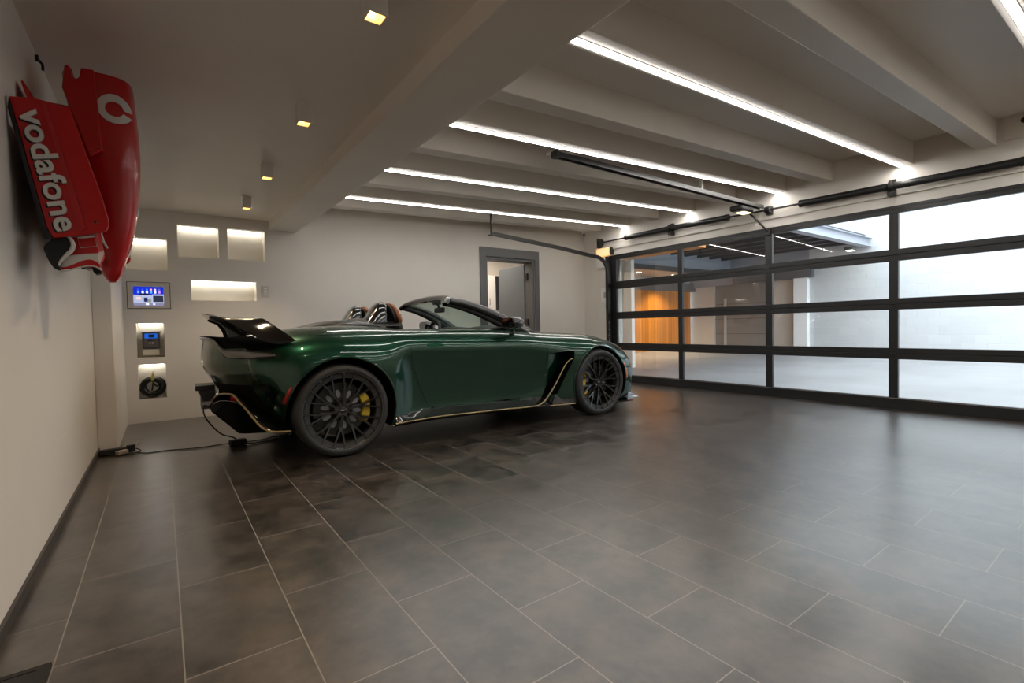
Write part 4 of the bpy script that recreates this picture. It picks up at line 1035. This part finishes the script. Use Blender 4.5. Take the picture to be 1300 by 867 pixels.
# strake: blade inside the vent with the gold edge
def strake(m, f):
    A = smooth_path(SP[7:], 6); ed = smooth_path([Vector((2.05, -.90, .182)), Vector((2.05, -.90, .20)), Vector((2.08, -.885, .23)), Vector((2.11, -.875, .275)), Vector((2.15, -.87, .34)), Vector((2.19, -.87, .42)), Vector((2.24, -.875, .50)), Vector((2.29, -.885, .585)), Vector((2.318, -.90, .627))], 6)
    n = 24; ia = np.linspace(0, len(A) - 1, n); ib = np.linspace(0, len(ed) - 1, n); rows = []
    for a, b in zip(ia, ib):
        p, q = A[int(a)], ed[int(b)]; rows.append([f(p.lerp(q, s) + Vector((0, .004 * math.sin(s * PI), 0))) for s in (0, .25, .5, .75, 1)])
    m.grid(rows)
both('strake', strake, M['gloss_black'], solid=.008)
def foot(m, f):
    vs = [f(p) for p in ((2.04, -.952, .178), (2.345, -.938, .168), (2.345, -.935, .215), (2.16, -.93, .232), (2.10, -.925, .275), (2.04, -.94, .2))]
    vs2 = [p + Vector((0, .05 if p.y < 0 else -.05, 0)) for p in vs]
    m.add(vs + vs2, [tuple(range(6)), tuple(range(11, 5, -1))] + [(k, (k + 1) % 6, 6 + (k + 1) % 6, 6 + k) for k in range(6)])
both('skirt_foot', foot, M['gloss_black'], smooth=0, bevel=.004)
# diffuser edge (gold), crossing the tail
def tz(z): return np.interp(z, [.25, .42, .585, .70, .805, .872, .95], [.28, .19, .105, .042, .038, .045, .06])
def fascia(w, z, off=.004): return corner(tailx(abs(w), tz(z)), w, z, off)
dp = smooth_path([Vector(p) for p in ((-.372, -.905, .241), (-.455, -.872, .242), (-.505, -.85, .251), (-.542, -.83, .274), (-.58, -.80, .318), (-.612, -.76, .370), (-.640, -.70, .412), (-.675, -.65, .462), (-.709, -.60, .506), (-.753, -.519, .510), (-.788, -.429, .500), (-.808, -.345, .478), (-.822, -.20, .44), (-.826, -.03, .408))], 10)
m = MB(); m.tube(dp + [mir(p) for p in dp[::-1]], .0075, 8); m.build('gold_trim', M['gold'], CAR)
def lip2(m, f):
    rows = [[f(p), f(p + Vector((.05, .03, -.004))), f(p + Vector((.17, .08, -.012)))] for p in dp]; m.grid(rows)
both('diffuser_blade', lip2, M['gloss_black'], solid=.006)
m = MB()
for y in (-.45, -.22, 0, .22, .45):
    m.prism([(-.84, .30), (-.80, .40), (-.5, .40), (-.45, .17), (-.62, .175)], 'y', y - .006, y + .006)
fin = m
m = MB(); pf = [(-.845, .385), (-.672, .198), (-.44, .178), (-.44, .40), (-.80, .44)]
m.add([(x, -.50, z) for x, z in pf] + [(x, .50, z) for x, z in pf] + [(x + .03, -.60, z + .01) for x, z in pf] + [(x + .03, .60, z + .01) for x, z in pf],
      [(10, 11, 12, 13, 14), (19, 18, 17, 16, 15)] + [q for k in range(5) for q in ((k, (k + 1) % 5, 5 + (k + 1) % 5, 5 + k), (k, (k + 1) % 5, 10 + (k + 1) % 5, 10 + k), (5 + k, 5 + (k + 1) % 5, 15 + (k + 1) % 5, 15 + k))])
m.build('diffuser', M['well'], CAR, smooth=0)
m = MB(); ed = [Vector((-.835, -.30, .40)), Vector((-.79, -.42, .445)), Vector((-.72, -.54, .452)), Vector((-.66, -.63, .43)), Vector((-.60, -.74, .36))]; ed = smooth_path(ed, 6)
m.tube(ed + [mir(p) for p in ed[::-1]], .005, 6); m.build('diffuser_edge', M['gloss_black'], CAR)
for y in (-.10, .10):
    m = MB().lathe([(-.90, .036), (-.90, .046), (-.70, .046), (-.70, .036)], 24, 'x', (0, y, .40)); m.build('exhaust_pipe', M['steel'], CAR)
# red reflectors: one low on the bumper corner, one at the arch
both('reflector', lambda m, f: m.add([f(p) for p in [(x + o, y + o * .6, z) for o in (0, .02) for x, y, z in ((-.722, -.555, .493), (-.692, -.603, .492), (-.664, -.638, .458), (-.722, -.533, .456))]],
     [(0, 1, 2, 3), (7, 6, 5, 4), (0, 4, 5, 1), (1, 5, 6, 2), (2, 6, 7, 3), (3, 7, 4, 0)]), M['red_lens'], smooth=0)
def arc_patch(xc, r0, r1, a0, a1):
    def fn(m, f):
        rows = []
        for a in np.linspace(a0, a1, 12):
            ca, sa = math.cos(math.radians(a)), math.sin(math.radians(a)); rows.append([f(flank(xc + r * ca, .36 + r * sa, .003)) for r in np.linspace(r0, r1, 4)])
        m.grid(rows)
    return fn
both('side_marker', arc_patch(.008, RA + .012, RA + .030, 151, 169), M['red_lens'], solid=.004)
both('side_marker', arc_patch(2.715, RF + .010, RF + .032, 1, 26), M['amber_lens'], solid=.004)
# corner vent behind the rear wheel
def cvent(m, f):
    pts = [(-.552, .59), (-.502, .588), (-.479, .529), (-.457, .434), (-.472, .435), (-.511, .488), (-.54, .547)]
    a = [f(flank(x, z, .002)) for x, z in pts]; b = [p + Vector((0, .02 if p.y < 0 else -.02, 0)) for p in a]; n = len(a)
    m.add(a + b, [tuple(range(n)), tuple(range(2 * n - 1, n - 1, -1))] + [(k, (k + 1) % n, n + (k + 1) % n, n + k) for k in range(n)])
both('corner_vent', cvent, M['well'], smooth=0)

# slim wrap-round tail lamp under the kicked-up tail
spec = [(0, .932, .010), (.30, .928, .010), (.45, .905, .012), (.52, .868, .016), (.565, .830, .026), (.62, .812, .032), (.71, .809, .032), (.745, .807, .031)]
prt = [(fascia(w, z, .006), h) for w, z, h in spec] + [(flank(x, z, .005), h) for x, z, h in ((-.60, .804, .028), (-.54, .801, .021), (-.49, .798, .013), (-.455, .797, .005))]
pc = [corner(p.x, -p.y, p.z, .006) for p in smooth_path([p for p, h in prt], 5)]; hh = np.interp(np.linspace(0, len(prt) - 1, len(pc)), range(len(prt)), [h for p, h in prt])
pc = [mir(p) for p in pc[::-1]] + pc[1:]; hh = list(hh[::-1]) + list(hh[1:])
def outw(p):
    d = Vector((p.x + .1, p.y, 0)); return d.normalized()
m = MB(); m.grid([[p + Vector((0, 0, h * q)) + outw(p) * (.007 * (1 - q * q)) for q in (-1, -.6, 0, .6, 1)] for p, h in zip(pc, hh)]); TL = m.build('tail_lamp', mat('lamp_smoke', (.125, .12, .115), .22, .3, coat=1), CAR, smooth=50, solid=.004)
m = MB(); m.tube([p + Vector((0, 0, h)) + outw(p) * .003 for p, h in zip(pc, hh)], .004, 6); m.tube([p + Vector((0, 0, -h)) + outw(p) * .003 for p, h in zip(pc, hh)], .003, 6); m.build('lamp_trim', M['black'], TL)
# charging box and number-plate holder on the tail
m = MB(); m.box((-.935, -.10, .505), (-.80, .16, .545)); m.add([(-.915, -.14, .505), (-.80, -.14, .52), (-.80, .16, .52), (-.915, .16, .505), (-.885, -.14, .415), (-.80, -.14, .41), (-.80, .16, .41), (-.885, .16, .415)],
    [(0, 1, 2, 3), (7, 6, 5, 4), (0, 4, 5, 1), (1, 5, 6, 2), (2, 6, 7, 3), (3, 7, 4, 0)])
m.build('plate_holder', M['black'], CAR, smooth=0, bevel=.006)
m = MB(); m.tube(smooth_path([Vector(p) for p in ((-.85, -.12, .42), (-.885, -.16, .37), (-.875, -.20, .30), (-.82, -.12, .20), (-.76, -.02, .12), (-.68, .03, .075), (-.655, .04, .056))], 10), .0055, 8)
m.build('charging_lead', M['black'], CAR)

# rear wing: arched plank whose tips sweep forward and down
def wing_sec(y):
    a = abs(y); k = min(1, a / .66)
    t = min(1, max(0, (a - .64) / .25))
    te = Vector((-.865 + .085 * k * k, y, 1.120 - .038 * k * k)); le = Vector((-.60 + .105 * k * k, y, 1.092 - .022 * k * k))
    yy = math.copysign(min(a, .64 + .25 * (t ** .7)), y); te.y = le.y = yy
    te = te.lerp(Vector((-.535, yy, .912)), t ** 1.25); le = le.lerp(Vector((-.312, yy, .902)), t ** 1.25)
    return te, le
rows = []; nn = 14
for y in np.linspace(-.89, .89, 61):
    te, le = wing_sec(y); row = []; th = .013
    d = le - te; up = Vector((-d.z, 0, d.x)).normalized()
    for s in np.linspace(0, 1, nn): row.append(te.lerp(le, s) + up * (th * math.sin(PI * min(1, s * .9 + .08)) ** .7 - .02 * math.sin(PI * s)))
    for s in np.linspace(1, 0, nn): row.append(te.lerp(le, s) - up * (th * .6 * math.sin(PI * min(1, s * .9 + .08)) ** .7 + .02 * math.sin(PI * s)))
    rows.append(row + row[:1])
m = MB(); m.grid(rows); m.add(rows[0][:-1], [tuple(range(2 * nn))]); m.add(rows[-1][:-1], [tuple(range(2 * nn))])
M['wing_black'] = mat('carbon_gloss', (.006, .005, .0045), .07, 0, spec=.3)
wing_o = m.build('rear_wing', M['wing_black'], CAR, smooth=40, weld=1e-5)
for y in (-.30, .30):
    m = MB(); m.prism([(-.80, 1.10), (-.70, 1.085), (-.665, 1.03), (-.60, .965), (-.50, .945), (-.50, .935), (-.70, .925), (-.72, .99), (-.755, 1.04), (-.83, 1.075)], 'y', y - .009, y + .009); m.build('wing_strut', M['gloss_black'], wing_o, smooth=0, bevel=.003)

# black rear deck with two humps, roll hoops
def humpz(x, y):
    g = math.exp(-((abs(y) - .38) / .17) ** 2); e = np.interp(x, [-.22, 0, .3, .5, .60], [0, .035, .07, .065, .045])
    return e * (.42 + .58 * g)
rows = []
for x in np.linspace(-.20, .60, 26):
    hw = np.interp(x, [-.20, -.05, .1, .45, .60], [.05, .40, .56, .60, .58]); rows.append([(x, y, deck(min(x, .40), y).z + .002 + humpz(x, y) * max(0, 1 - (abs(y) / hw) ** 6)) for y in np.linspace(-hw, hw, 33)])
m = MB(); m.grid(rows); m.build('rear_deck', mat('deck_black', (.010, .009, .009), .3, 0, coat=.5), CAR, smooth=50, solid=.006)
def hoop(s):
    c = s * .38; m = MB(); rows = []
    for z, xa, xb, w in ((1.02, .30, .545, .135), (1.06, .345, .545, .13), (1.11, .385, .545, .120), (1.155, .415, .543, .110), (1.19, .440, .538, .096), (1.210, .460, .528, .078), (1.219, .485, .512, .05)):
        row = []
        for k in range(28):
            a = 2 * PI * k / 28; row.append(((xa + xb) / 2 + (xb - xa) / 2 * math.copysign(abs(math.cos(a)) ** .55, math.cos(a)), c + w * math.copysign(abs(math.sin(a)) ** .55, math.sin(a)), z))
        rows.append(row + row[:1])
    m.grid(rows); m.add(rows[0][:-1], [tuple(range(28))]); m.add(rows[-1][:-1], [tuple(range(28))])
    return m.build('roll_hoop', M['gloss_black'], CAR, smooth=50, weld=1e-5)
for s in (-1, 1): hoop(s)
# cabin: floor tub is the cut-out; seats, dash, wheel
def seat(s):
    c = s * .38
    m = MB(); rows = []
    for x, z, w, d in ((.52, .45, .22, .12), (.56, .60, .235, .13), (.585, .80, .235, .12), (.60, .95, .20, .10), (.605, 1.03, .135, .085)):
        row = []
        for k in range(17):
            a = 2 * PI * k / 16; row.append((x + d * .5 * math.cos(a) + .035 * abs(math.sin(a)) ** 2, c + w * math.sin(a), z))
        rows.append(row)
    m.grid(rows); m.add(rows[0][:-1], [tuple(range(16))]); m.add(rows[-1][:-1], [tuple(range(16))])
    so = m.build('seat', M['leather'], CAR, smooth=50, weld=1e-5)
    m = MB(); m.obox((.80, c, .45), (.50, .44, .14), Matrix.Rotation(-.12, 3, 'Y')); m.build('seat_cushion', M['leather'], so, smooth=30, bevel=.04, seg=3)
    # headrest: dark shell, tan face
    def hr(x0, dx, sc, nm, ma):
        m = MB(); n = 20; rows = []
        for f_, q in ((0, .0), (.0, .80), (.35, 1), (.75, .97), (1, .75), (1, 0)):
            rows.append([(x0 + dx * f_ + .045 * (-(math.sin(2 * PI * k / n))) , c + sc * q * .115 * math.copysign(abs(math.cos(2 * PI * k / n)) ** .7, math.cos(2 * PI * k / n)), 1.115 + sc * q * .098 * math.copysign(abs(math.sin(2 * PI * k / n)) ** .75, math.sin(2 * PI * k / n))) for k in range(n + 1)])
        m.grid(rows); return m.build(nm, ma, so, smooth=50, weld=1e-4)
    hr(.560, .040, .97, 'headrest', M['leather']); hr(.588, .062, 1.0, 'headrest_face', M['tan'])
for s in (-1, 1): seat(s)
rows = []
for y in np.linspace(-.70, .70, 29):
    b = .02 * math.exp(-((abs(y) - .38) / .2) ** 2)
    rows.append([(1.99 - .15 * abs(y) ** 1.5, y, .935), (1.80, y, .962 + b * .3), (1.62, y, .968 + b), (1.50, y, .955 + b), (1.46, y, .91 + b), (1.50, y, .80), (1.60, y, .60)])
m = MB(); m.grid(rows); m.build('dashboard', M['leather'], CAR, smooth=60, solid=.01)
m = MB(); pts = []
for k in range(32):
    a = 2 * PI * k / 32; pts.append(Vector((1.34 + .075 * math.sin(a), .38 + .178 * math.cos(a), .885 + .163 * math.sin(a))))
m.tube(pts, .017, 10, closed=True); sw = m.build('steering_wheel', M['leather'], CAR)
m = MB(); m.lathe([(-.03, 0), (-.03, .055), (.02, .06), (.02, 0)], 20, 'x', (1.345, .38, .885)); m.obox((1.343, .38, .885), (.014, .33, .04)); m.obox((1.325, .38, .81), (.014, .035, .15)); m.build('wheel_hub', M['black'], sw, smooth=30)
m = MB(); m.tube([(1.36, .38, .885), (1.55, .38, .86)], .03, 10); m.build('steering_column', M['black'], sw)

# windscreen: header bow, pillars, glass
hb = [(1.055, -.580, 1.195), (1.10, -.545, 1.235), (1.135, -.45, 1.258), (1.155, -.28, 1.272), (1.165, 0, 1.280)]
HP = smooth_path([Vector(p) for p in hb], 8); HP = HP + [mir(p) for p in HP[::-1][1:]]
def pil(s): return smooth_path([Vector((x, y * s, z)) for x, y, z in ((1.125, -.560, 1.232), (1.26, -.585, 1.205), (1.42, -.622, 1.152), (1.56, -.655, 1.092), (1.70, -.690, 1.020), (1.80, -.715, .962), (1.90, -.735, .905))], 6)
WF = MB(); n = len(HP)
rs = [.030 + .014 * math.sin(PI * i / (n - 1)) for i in range(n)]
WF.tube(HP, rs, 12, flat=(1.0, .75))
frame_o = WF.build('windscreen_frame', M['gloss_black'], CAR, smooth=50)
for s in (1, -1):
    m = MB(); P = pil(s); m.tube(P, [.032 + .014 * i / (len(P) - 1) for i in range(len(P))], 12, flat=(.85, 1.1)); m.build('pillar', M['gloss_black'], frame_o, smooth=50)
    m = MB(); m.tube([p + Vector((0, .012 * s, -.045)) for p in P[2:-3]], .015, 8); m.build('pillar_seal', M['blackmat'], frame_o, smooth=50)
    m = MB(); m.tube([p + Vector((-.055, .035 * s, -.030)) for p in P[1:-6]], [.020 + .022 * i / 30 for i in range(len(P[1:-6]))], 10); m.build('pillar_trim', M['blackmat'], frame_o, smooth=50)
    m = MB(); m.tube(smooth_path([Vector((1.82, -.73 * s, .955)), Vector((1.95, -.72 * s, .925)), Vector((2.08, -.67 * s, .912))], 6), .010, 8); m.build('cowl_seal', M['black'], frame_o)
rows = []
PR, PLf = pil(1), pil(-1)
nr = 14
for i in range(nr):
    s = i / (nr - 1); k = int(s * (len(PR) - 4)); a, b = PR[k], PLf[k]; row = []
    for q in np.linspace(-1, 1, 21):
        bow = (1 - q * q); row.append((a.x + bow * (.03 + .20 * s), a.y * -q if False else abs(a.y) * q, a.z + bow * (.045 - .035 * s)))
    rows.append(row)
m = MB(); m.grid(rows); m.build('windscreen', M['screen_glass'], frame_o, smooth=60, recalc=False)
# interior mirror
m = MB(); m.obox((1.265, -.02, 1.165), (.035, .21, .055), Matrix.Rotation(.12, 3, 'Y')); m.build('interior_mirror', M['black'], frame_o, smooth=30, bevel=.014, seg=3)
m = MB(); m.tube([(1.27, -.02, 1.175), (1.245, -.02, 1.225), (1.22, -.02, 1.268)], .014, 8); m.obox((1.235, -.02, 1.245), (.06, .09, .05)); m.build('mirror_stalk', M['black'], frame_o, smooth=30, bevel=.01)
# dash-top vent panel seen through the glass
# door mirrors
def dmirror(m, f):
    rows = []
    for d, q in ((0, 0), (0, .86), (.03, 1.0), (.09, .92), (.14, .6), (.155, 0)):
        rows.append([f((1.50 + d, -.975 + .115 * q * math.copysign(abs(math.cos(2 * PI * k / 24)) ** .6, math.cos(2 * PI * k / 24)), 1.008 + .058 * q * math.copysign(abs(math.sin(2 * PI * k / 24)) ** .7, math.sin(2 * PI * k / 24)))) for k in range(25)])
    m.grid(rows); m.tube([f((1.60, -.90, .985)), f((1.63, -.86, .945)), f((1.66, -.82, .915))], .024, 10)
mirs = both('door_mirror', dmirror, M['gloss_black'], smooth=50)
for o, s in zip(mirs, (1, -1)):
    m = MB(); n = 24; a = [(1.498, (-.975 + .095 * math.copysign(abs(math.cos(2 * PI * k / n)) ** .6, math.cos(2 * PI * k / n))) * s, 1.008 + .046 * math.copysign(abs(math.sin(2 * PI * k / n)) ** .7, math.sin(2 * PI * k / n))) for k in range(n)]
    b = [(x - .004, y, z) for x, y, z in a]; m.add(a + b, [tuple(range(n)), tuple(range(n, 2 * n))] + [(k, (k + 1) % n, n + (k + 1) % n, n + k) for k in range(n)]); m.build('mirror_glass', mat('mirror_glass', (.22, .22, .23), .03, 1.0), o, smooth=0)
# front splitter with chrome-bright winglet
rows = []
for y in np.linspace(-.93, .93, 33):
    x1 = nosex(min(abs(y), .95), 0) + .02; rows.append([(x1 - .30, y, .125), (x1, y, .118), (x1 + .015, y, .112), (x1, y, .104), (x1 - .30, y, .106)])
m = MB(); m.grid(rows); m.add(rows[0], [(0, 1, 2, 3, 4)]); m.add(rows[-1], [(4, 3, 2, 1, 0)]); m.build('front_splitter', M['gloss_black'], CAR, smooth=30)
def winglet(m, f):
    a = [(3.135, -.93, .115), (3.36, -.90, .135), (3.31, -.895, .150), (3.24, -.885, .195), (3.18, -.90, .20), (3.15, -.92, .16)]
    A = [f(p) for p in a]; B = [f((p[0], p[1] + .012, p[2])) for p in a]; n = len(a)
    m.add(A + B, [tuple(range(n)), tuple(range(2 * n - 1, n - 1, -1))] + [(k, (k + 1) % n, n + (k + 1) % n, n + k) for k in range(n)])
both('splitter_winglet', winglet, mat('winglet_gloss', (.05, .05, .05), .08, .2, coat=1), smooth=0, bevel=.002)
# lights and grille on the nose
def headlamp(m, f):
    a = [flank(x, z, .003) for x, z in ((2.98, .735), (3.10, .70), (3.20, .645), (3.26, .59), (3.22, .575), (3.12, .63), (3.02, .69))]
    A = [f(p) for p in a]; B = [f(p + Vector((-.01, .02, -.01))) for p in a]; n = len(a)
    m.add(A + B, [tuple(range(n)), tuple(range(2 * n - 1, n - 1, -1))] + [(k, (k + 1) % n, n + (k + 1) % n, n + k) for k in range(n)])
both('headlamp', headlamp, M['smoke'], smooth=0)
rows = []
for y in np.linspace(-.50, .50, 25):
    t = 1 - (abs(y) / .50) ** 3; xx = lambda z: nosex(abs(y), np.interp(z, [.125, .24, .36, .46, .55, .60], [.01, 0, 0, -.01, -.05, -.10])) + .004
    rows.append([(xx(z), y, z) for z in np.linspace(.36 - .14 * t, .40 + .10 * t, 9)])
m = MB(); m.grid(rows); m.build('grille', M['blackmat'], CAR, smooth=30, solid=.006)

# ------------------------------------------------------------------ wheels
def make_wheel(xw, yo, s, tw, calx):
    """s=-1: right side of the car (outer face towards -y); yo = |y| of the outer tyre wall"""
    z0 = .3575; R = .3535
    def Y(d): return s * (yo - d)
    m = MB(); prof = [(0.016, .285), (.006, .300), (.0, .312), (.003, .326), (.014, .340), (.032, .349), (.06, R)] 
    pr = [(Y(d), r) for d, r in prof] + [(Y(tw * .5), R + .001)] + [(Y(tw - d), r) for d, r in prof[::-1]] + [(Y(tw - .02), .25), (Y(.02), .25)]
    m.lathe(pr, 96, 'y', (xw, 0, z0)); ty = m.build('tyre', M['rubber'], None, smooth=45)
    w = MB(); bq = MB(); bq.lathe([(Y(.014), .286), (Y(.005), .2975), (Y(.012), .2975), (Y(.026), .284), (Y(.07), .262), (Y(.12), .250), (Y(tw - .03), .245), (Y(tw - .03), .238), (Y(.10), .240), (Y(.034), .272)], 72, 'y', (xw, 0, z0))
    w.lathe([(Y(.055), .0), (Y(.050), .045), (Y(.062), .062), (Y(.12), .066), (Y(.12), 0)], 40, 'y', (xw, 0, z0))
    # ten forked spokes
    def bar(p, q, w0, w1, d0, d1):
        a0, b0 = np.array(p), np.array(q); dirv = b0 - a0; nrm = np.array([-dirv[1], dirv[0]]) / np.linalg.norm(dirv)
        vs = []
        for pt, ww, dd in ((a0, w0, d0), (b0, w1, d1)):
            for k, dep in ((-1, 0), (1, 0), (1.5, .03), (-1.5, .03)):
                r = pt + nrm * ww * k; vs.append((xw + r[0], Y(dd + dep), z0 + r[1]))
        w.add(vs, [(0, 1, 2, 3), (7, 6, 5, 4), (0, 4, 5, 1), (1, 5, 6, 2), (2, 6, 7, 3), (3, 7, 4, 0)])
    for k in range(10):
        a = math.radians(36 * k + 9 + (4 if xw > 1 else 0)); P = lambda r, da=0: (r * math.cos(a + math.radians(da)), r * math.sin(a + math.radians(da)))
        bar(P(.045), P(.135), .0088, .0088, .046, .040)
        bar(P(.128), P(.284, 9.0), .0075, .0060, .038, .010); bar(P(.128), P(.284, -9.0), .0075, .0060, .038, .010)
        bar(P(.278, 9.0), P(.291, 9.0), .0085, .011, .011, .008); bar(P(.278, -9.0), P(.291, -9.0), .0085, .011, .011, .008)
    wh = w.build('wheel', M['rim'], CAR, smooth=35); ty.parent = wh; bq.build('rim_barrel', M['barrel'], wh, smooth=35)
    m = MB(); m.lathe([(Y(.005), .2955), (Y(.0045), .2985), (Y(.008), .2985), (Y(.009), .2955)], 96, 'y', (xw, 0, z0)); m.build('rim_flange', M['rim_edge'], wh)
    m = MB(); m.lathe([(Y(.12), .12), (Y(.12), .205), (Y(.145), .205), (Y(.145), .12)], 64, 'y', (xw, 0, z0)); m.build('brake_disc', M['disc'], wh, smooth=30)
    m = MB(); m.lathe([(Y(.125), .0), (Y(.125), .09), (Y(.13), .12), (Y(.15), .12), (Y(.15), 0)], 48, 'y', (xw, 0, z0))
    bl = m.build('brake_bell', M['disc'], wh, smooth=30)
    m = MB()
    for k in range(10):
        a = math.radians(36 * k + 27); cx, cz = .122 * math.cos(a), .122 * math.sin(a); pts = []
        for q in range(16):
            t = 2 * PI * q / 16; u, v = .032 * math.cos(t), .017 * math.sin(t); pts.append((xw + cx + u * math.cos(a) - v * math.sin(a), z0 + cz + u * math.sin(a) + v * math.cos(a)))
        m.prism(pts, 'y', Y(.105), Y(.13))
    m.build('rotor_bobbin', M['bell'], bl, smooth=0)
    # caliper: curved block with pistons' bulges
    m = MB(); rows = []
    for a in np.linspace(-36, 36, 19):
        ang = math.radians(a if calx > 0 else 180 - a); bul = .006 * abs(math.sin(math.radians(a * 5)))
        def Q(r, d): return (xw + r * math.cos(ang), Y(d), z0 + r * math.sin(ang))
        rows.append([Q(.160 - bul, .105), Q(.165 - bul, .075), Q(.19, .066), Q(.214 + bul, .073), Q(.220 + bul, .11), Q(.215, .17), Q(.17, .17), Q(.160 - bul, .105)])
    m.grid(rows); m.add(rows[0][:-1], [tuple(range(7))]); m.add(rows[-1][:-1], [tuple(range(6, -1, -1))]); m.build('caliper', M['caliper'], wh, smooth=40, weld=1e-5)
    m = MB(); m.lathe([(Y(.044), 0), (Y(.044), .020), (Y(.047), .026), (Y(.055), .027), (Y(.055), 0)], 28, 'y', (xw, 0, z0)); m.build('centre_cap', M['steel_dark'], wh)
    m = MB(); m.obox((xw, Y(.043), z0 + .001), (.046, .004, .004)); m.obox((xw, Y(.043), z0 - .002), (.028, .004, .003)); m.obox((xw, Y(.0425), z0), (.012, .004, .008)); m.build('winged_badge', M['chrome'], wh, smooth=0)
    m = MB()
    for k in range(5):
        a = math.radians(72 * k + 45); m.disc((xw + .042 * math.cos(a), Y(.052), z0 + .042 * math.sin(a)), .008, 'y', .012, 8)
    m.build('wheel_nut', M['steel_dark'], wh, smooth=0)
    # raised tyre lettering
    for word, a0, sp, sz in (('MICHELIN', 84 if xw < 1 else 96, 5.3, .028),):
        m = MB()
        for i, ch in enumerate(word):
            me = text_mesh(ch, sz, 0.0, .0009, 0, align='CENTER'); a = math.radians(a0 - i * sp if s < 0 else a0 - 20 + i * sp)
            er = Vector((math.cos(a), math.sin(a))); et = Vector((math.sin(a), -math.cos(a))) * (1 if s < 0 else -1)
            def fn(co):
                r = .3065 + co.y; q = er * r + et * co.x
                dep = np.interp(r, [.300, .312, .326, .340], [.006, 0, .003, .014]); return (xw + q.x, Y(dep - .0028), z0 + q.y)
            mesh_to_mb(me, m, fn)
        m.build('lettering', mat('tyre_letter', (.004, .004, .004), .5), ty, smooth=0, recalc=False)
    return wh
make_wheel(0, .978, -1, .30, 1); make_wheel(WB, .962, -1, .265, -1)
make_wheel(0, .978, 1, .30, 1); make_wheel(WB, .962, 1, .265, -1)

# ================================================================== CAMERA, WORLD, VIEW
cam = bpy.data.cameras.new('camera'); co = bpy.data.objects.new('camera', cam); COL.objects.link(co)
cam.sensor_fit = 'HORIZONTAL'; cam.sensor_width = 36; cam.lens = 612.645 / 1300 * 36; cam.clip_start = .02
R = ((0.80895702, -0.58752241, -0.0201485), (0.0333519, 0.01164949, 0.99937578), (0.58692094, 0.80912404, -0.02901892))
r, u, f = (Vector(q) for q in R)
co.matrix_world = Matrix(((r.x, u.x, -f.x, 0), (r.y, u.y, -f.y, 0), (r.z, u.z, -f.z, .965), (0, 0, 0, 1)))
SC.camera = co

w = bpy.data.worlds.new('overcast_sky'); SC.world = w; w.use_nodes = True
bg = w.node_tree.nodes['Background']; bg.inputs[0].default_value = (.84, .925, 1.0, 1); bg.inputs[1].default_value = 2.25

SC.view_settings.view_transform = 'Standard'; SC.view_settings.look = 'None'; SC.view_settings.gamma = 1; SC.view_settings.use_curve_mapping = False
SC.view_settings.exposure = 1.2
cy = SC.cycles
cy.use_denoising = True; cy.use_adaptive_sampling = False; cy.denoising_input_passes = 'RGB_ALBEDO_NORMAL'; cy.denoising_prefilter = 'ACCURATE'; cy.max_bounces = 12; cy.diffuse_bounces = 8; cy.glossy_bounces = 5; cy.transparent_max_bounces = 16
cy.sample_clamp_indirect = 6.0; cy.caustics_reflective = False; cy.caustics_refractive = False
for o in bpy.data.objects:
    if '_world' in o: del o['_world']
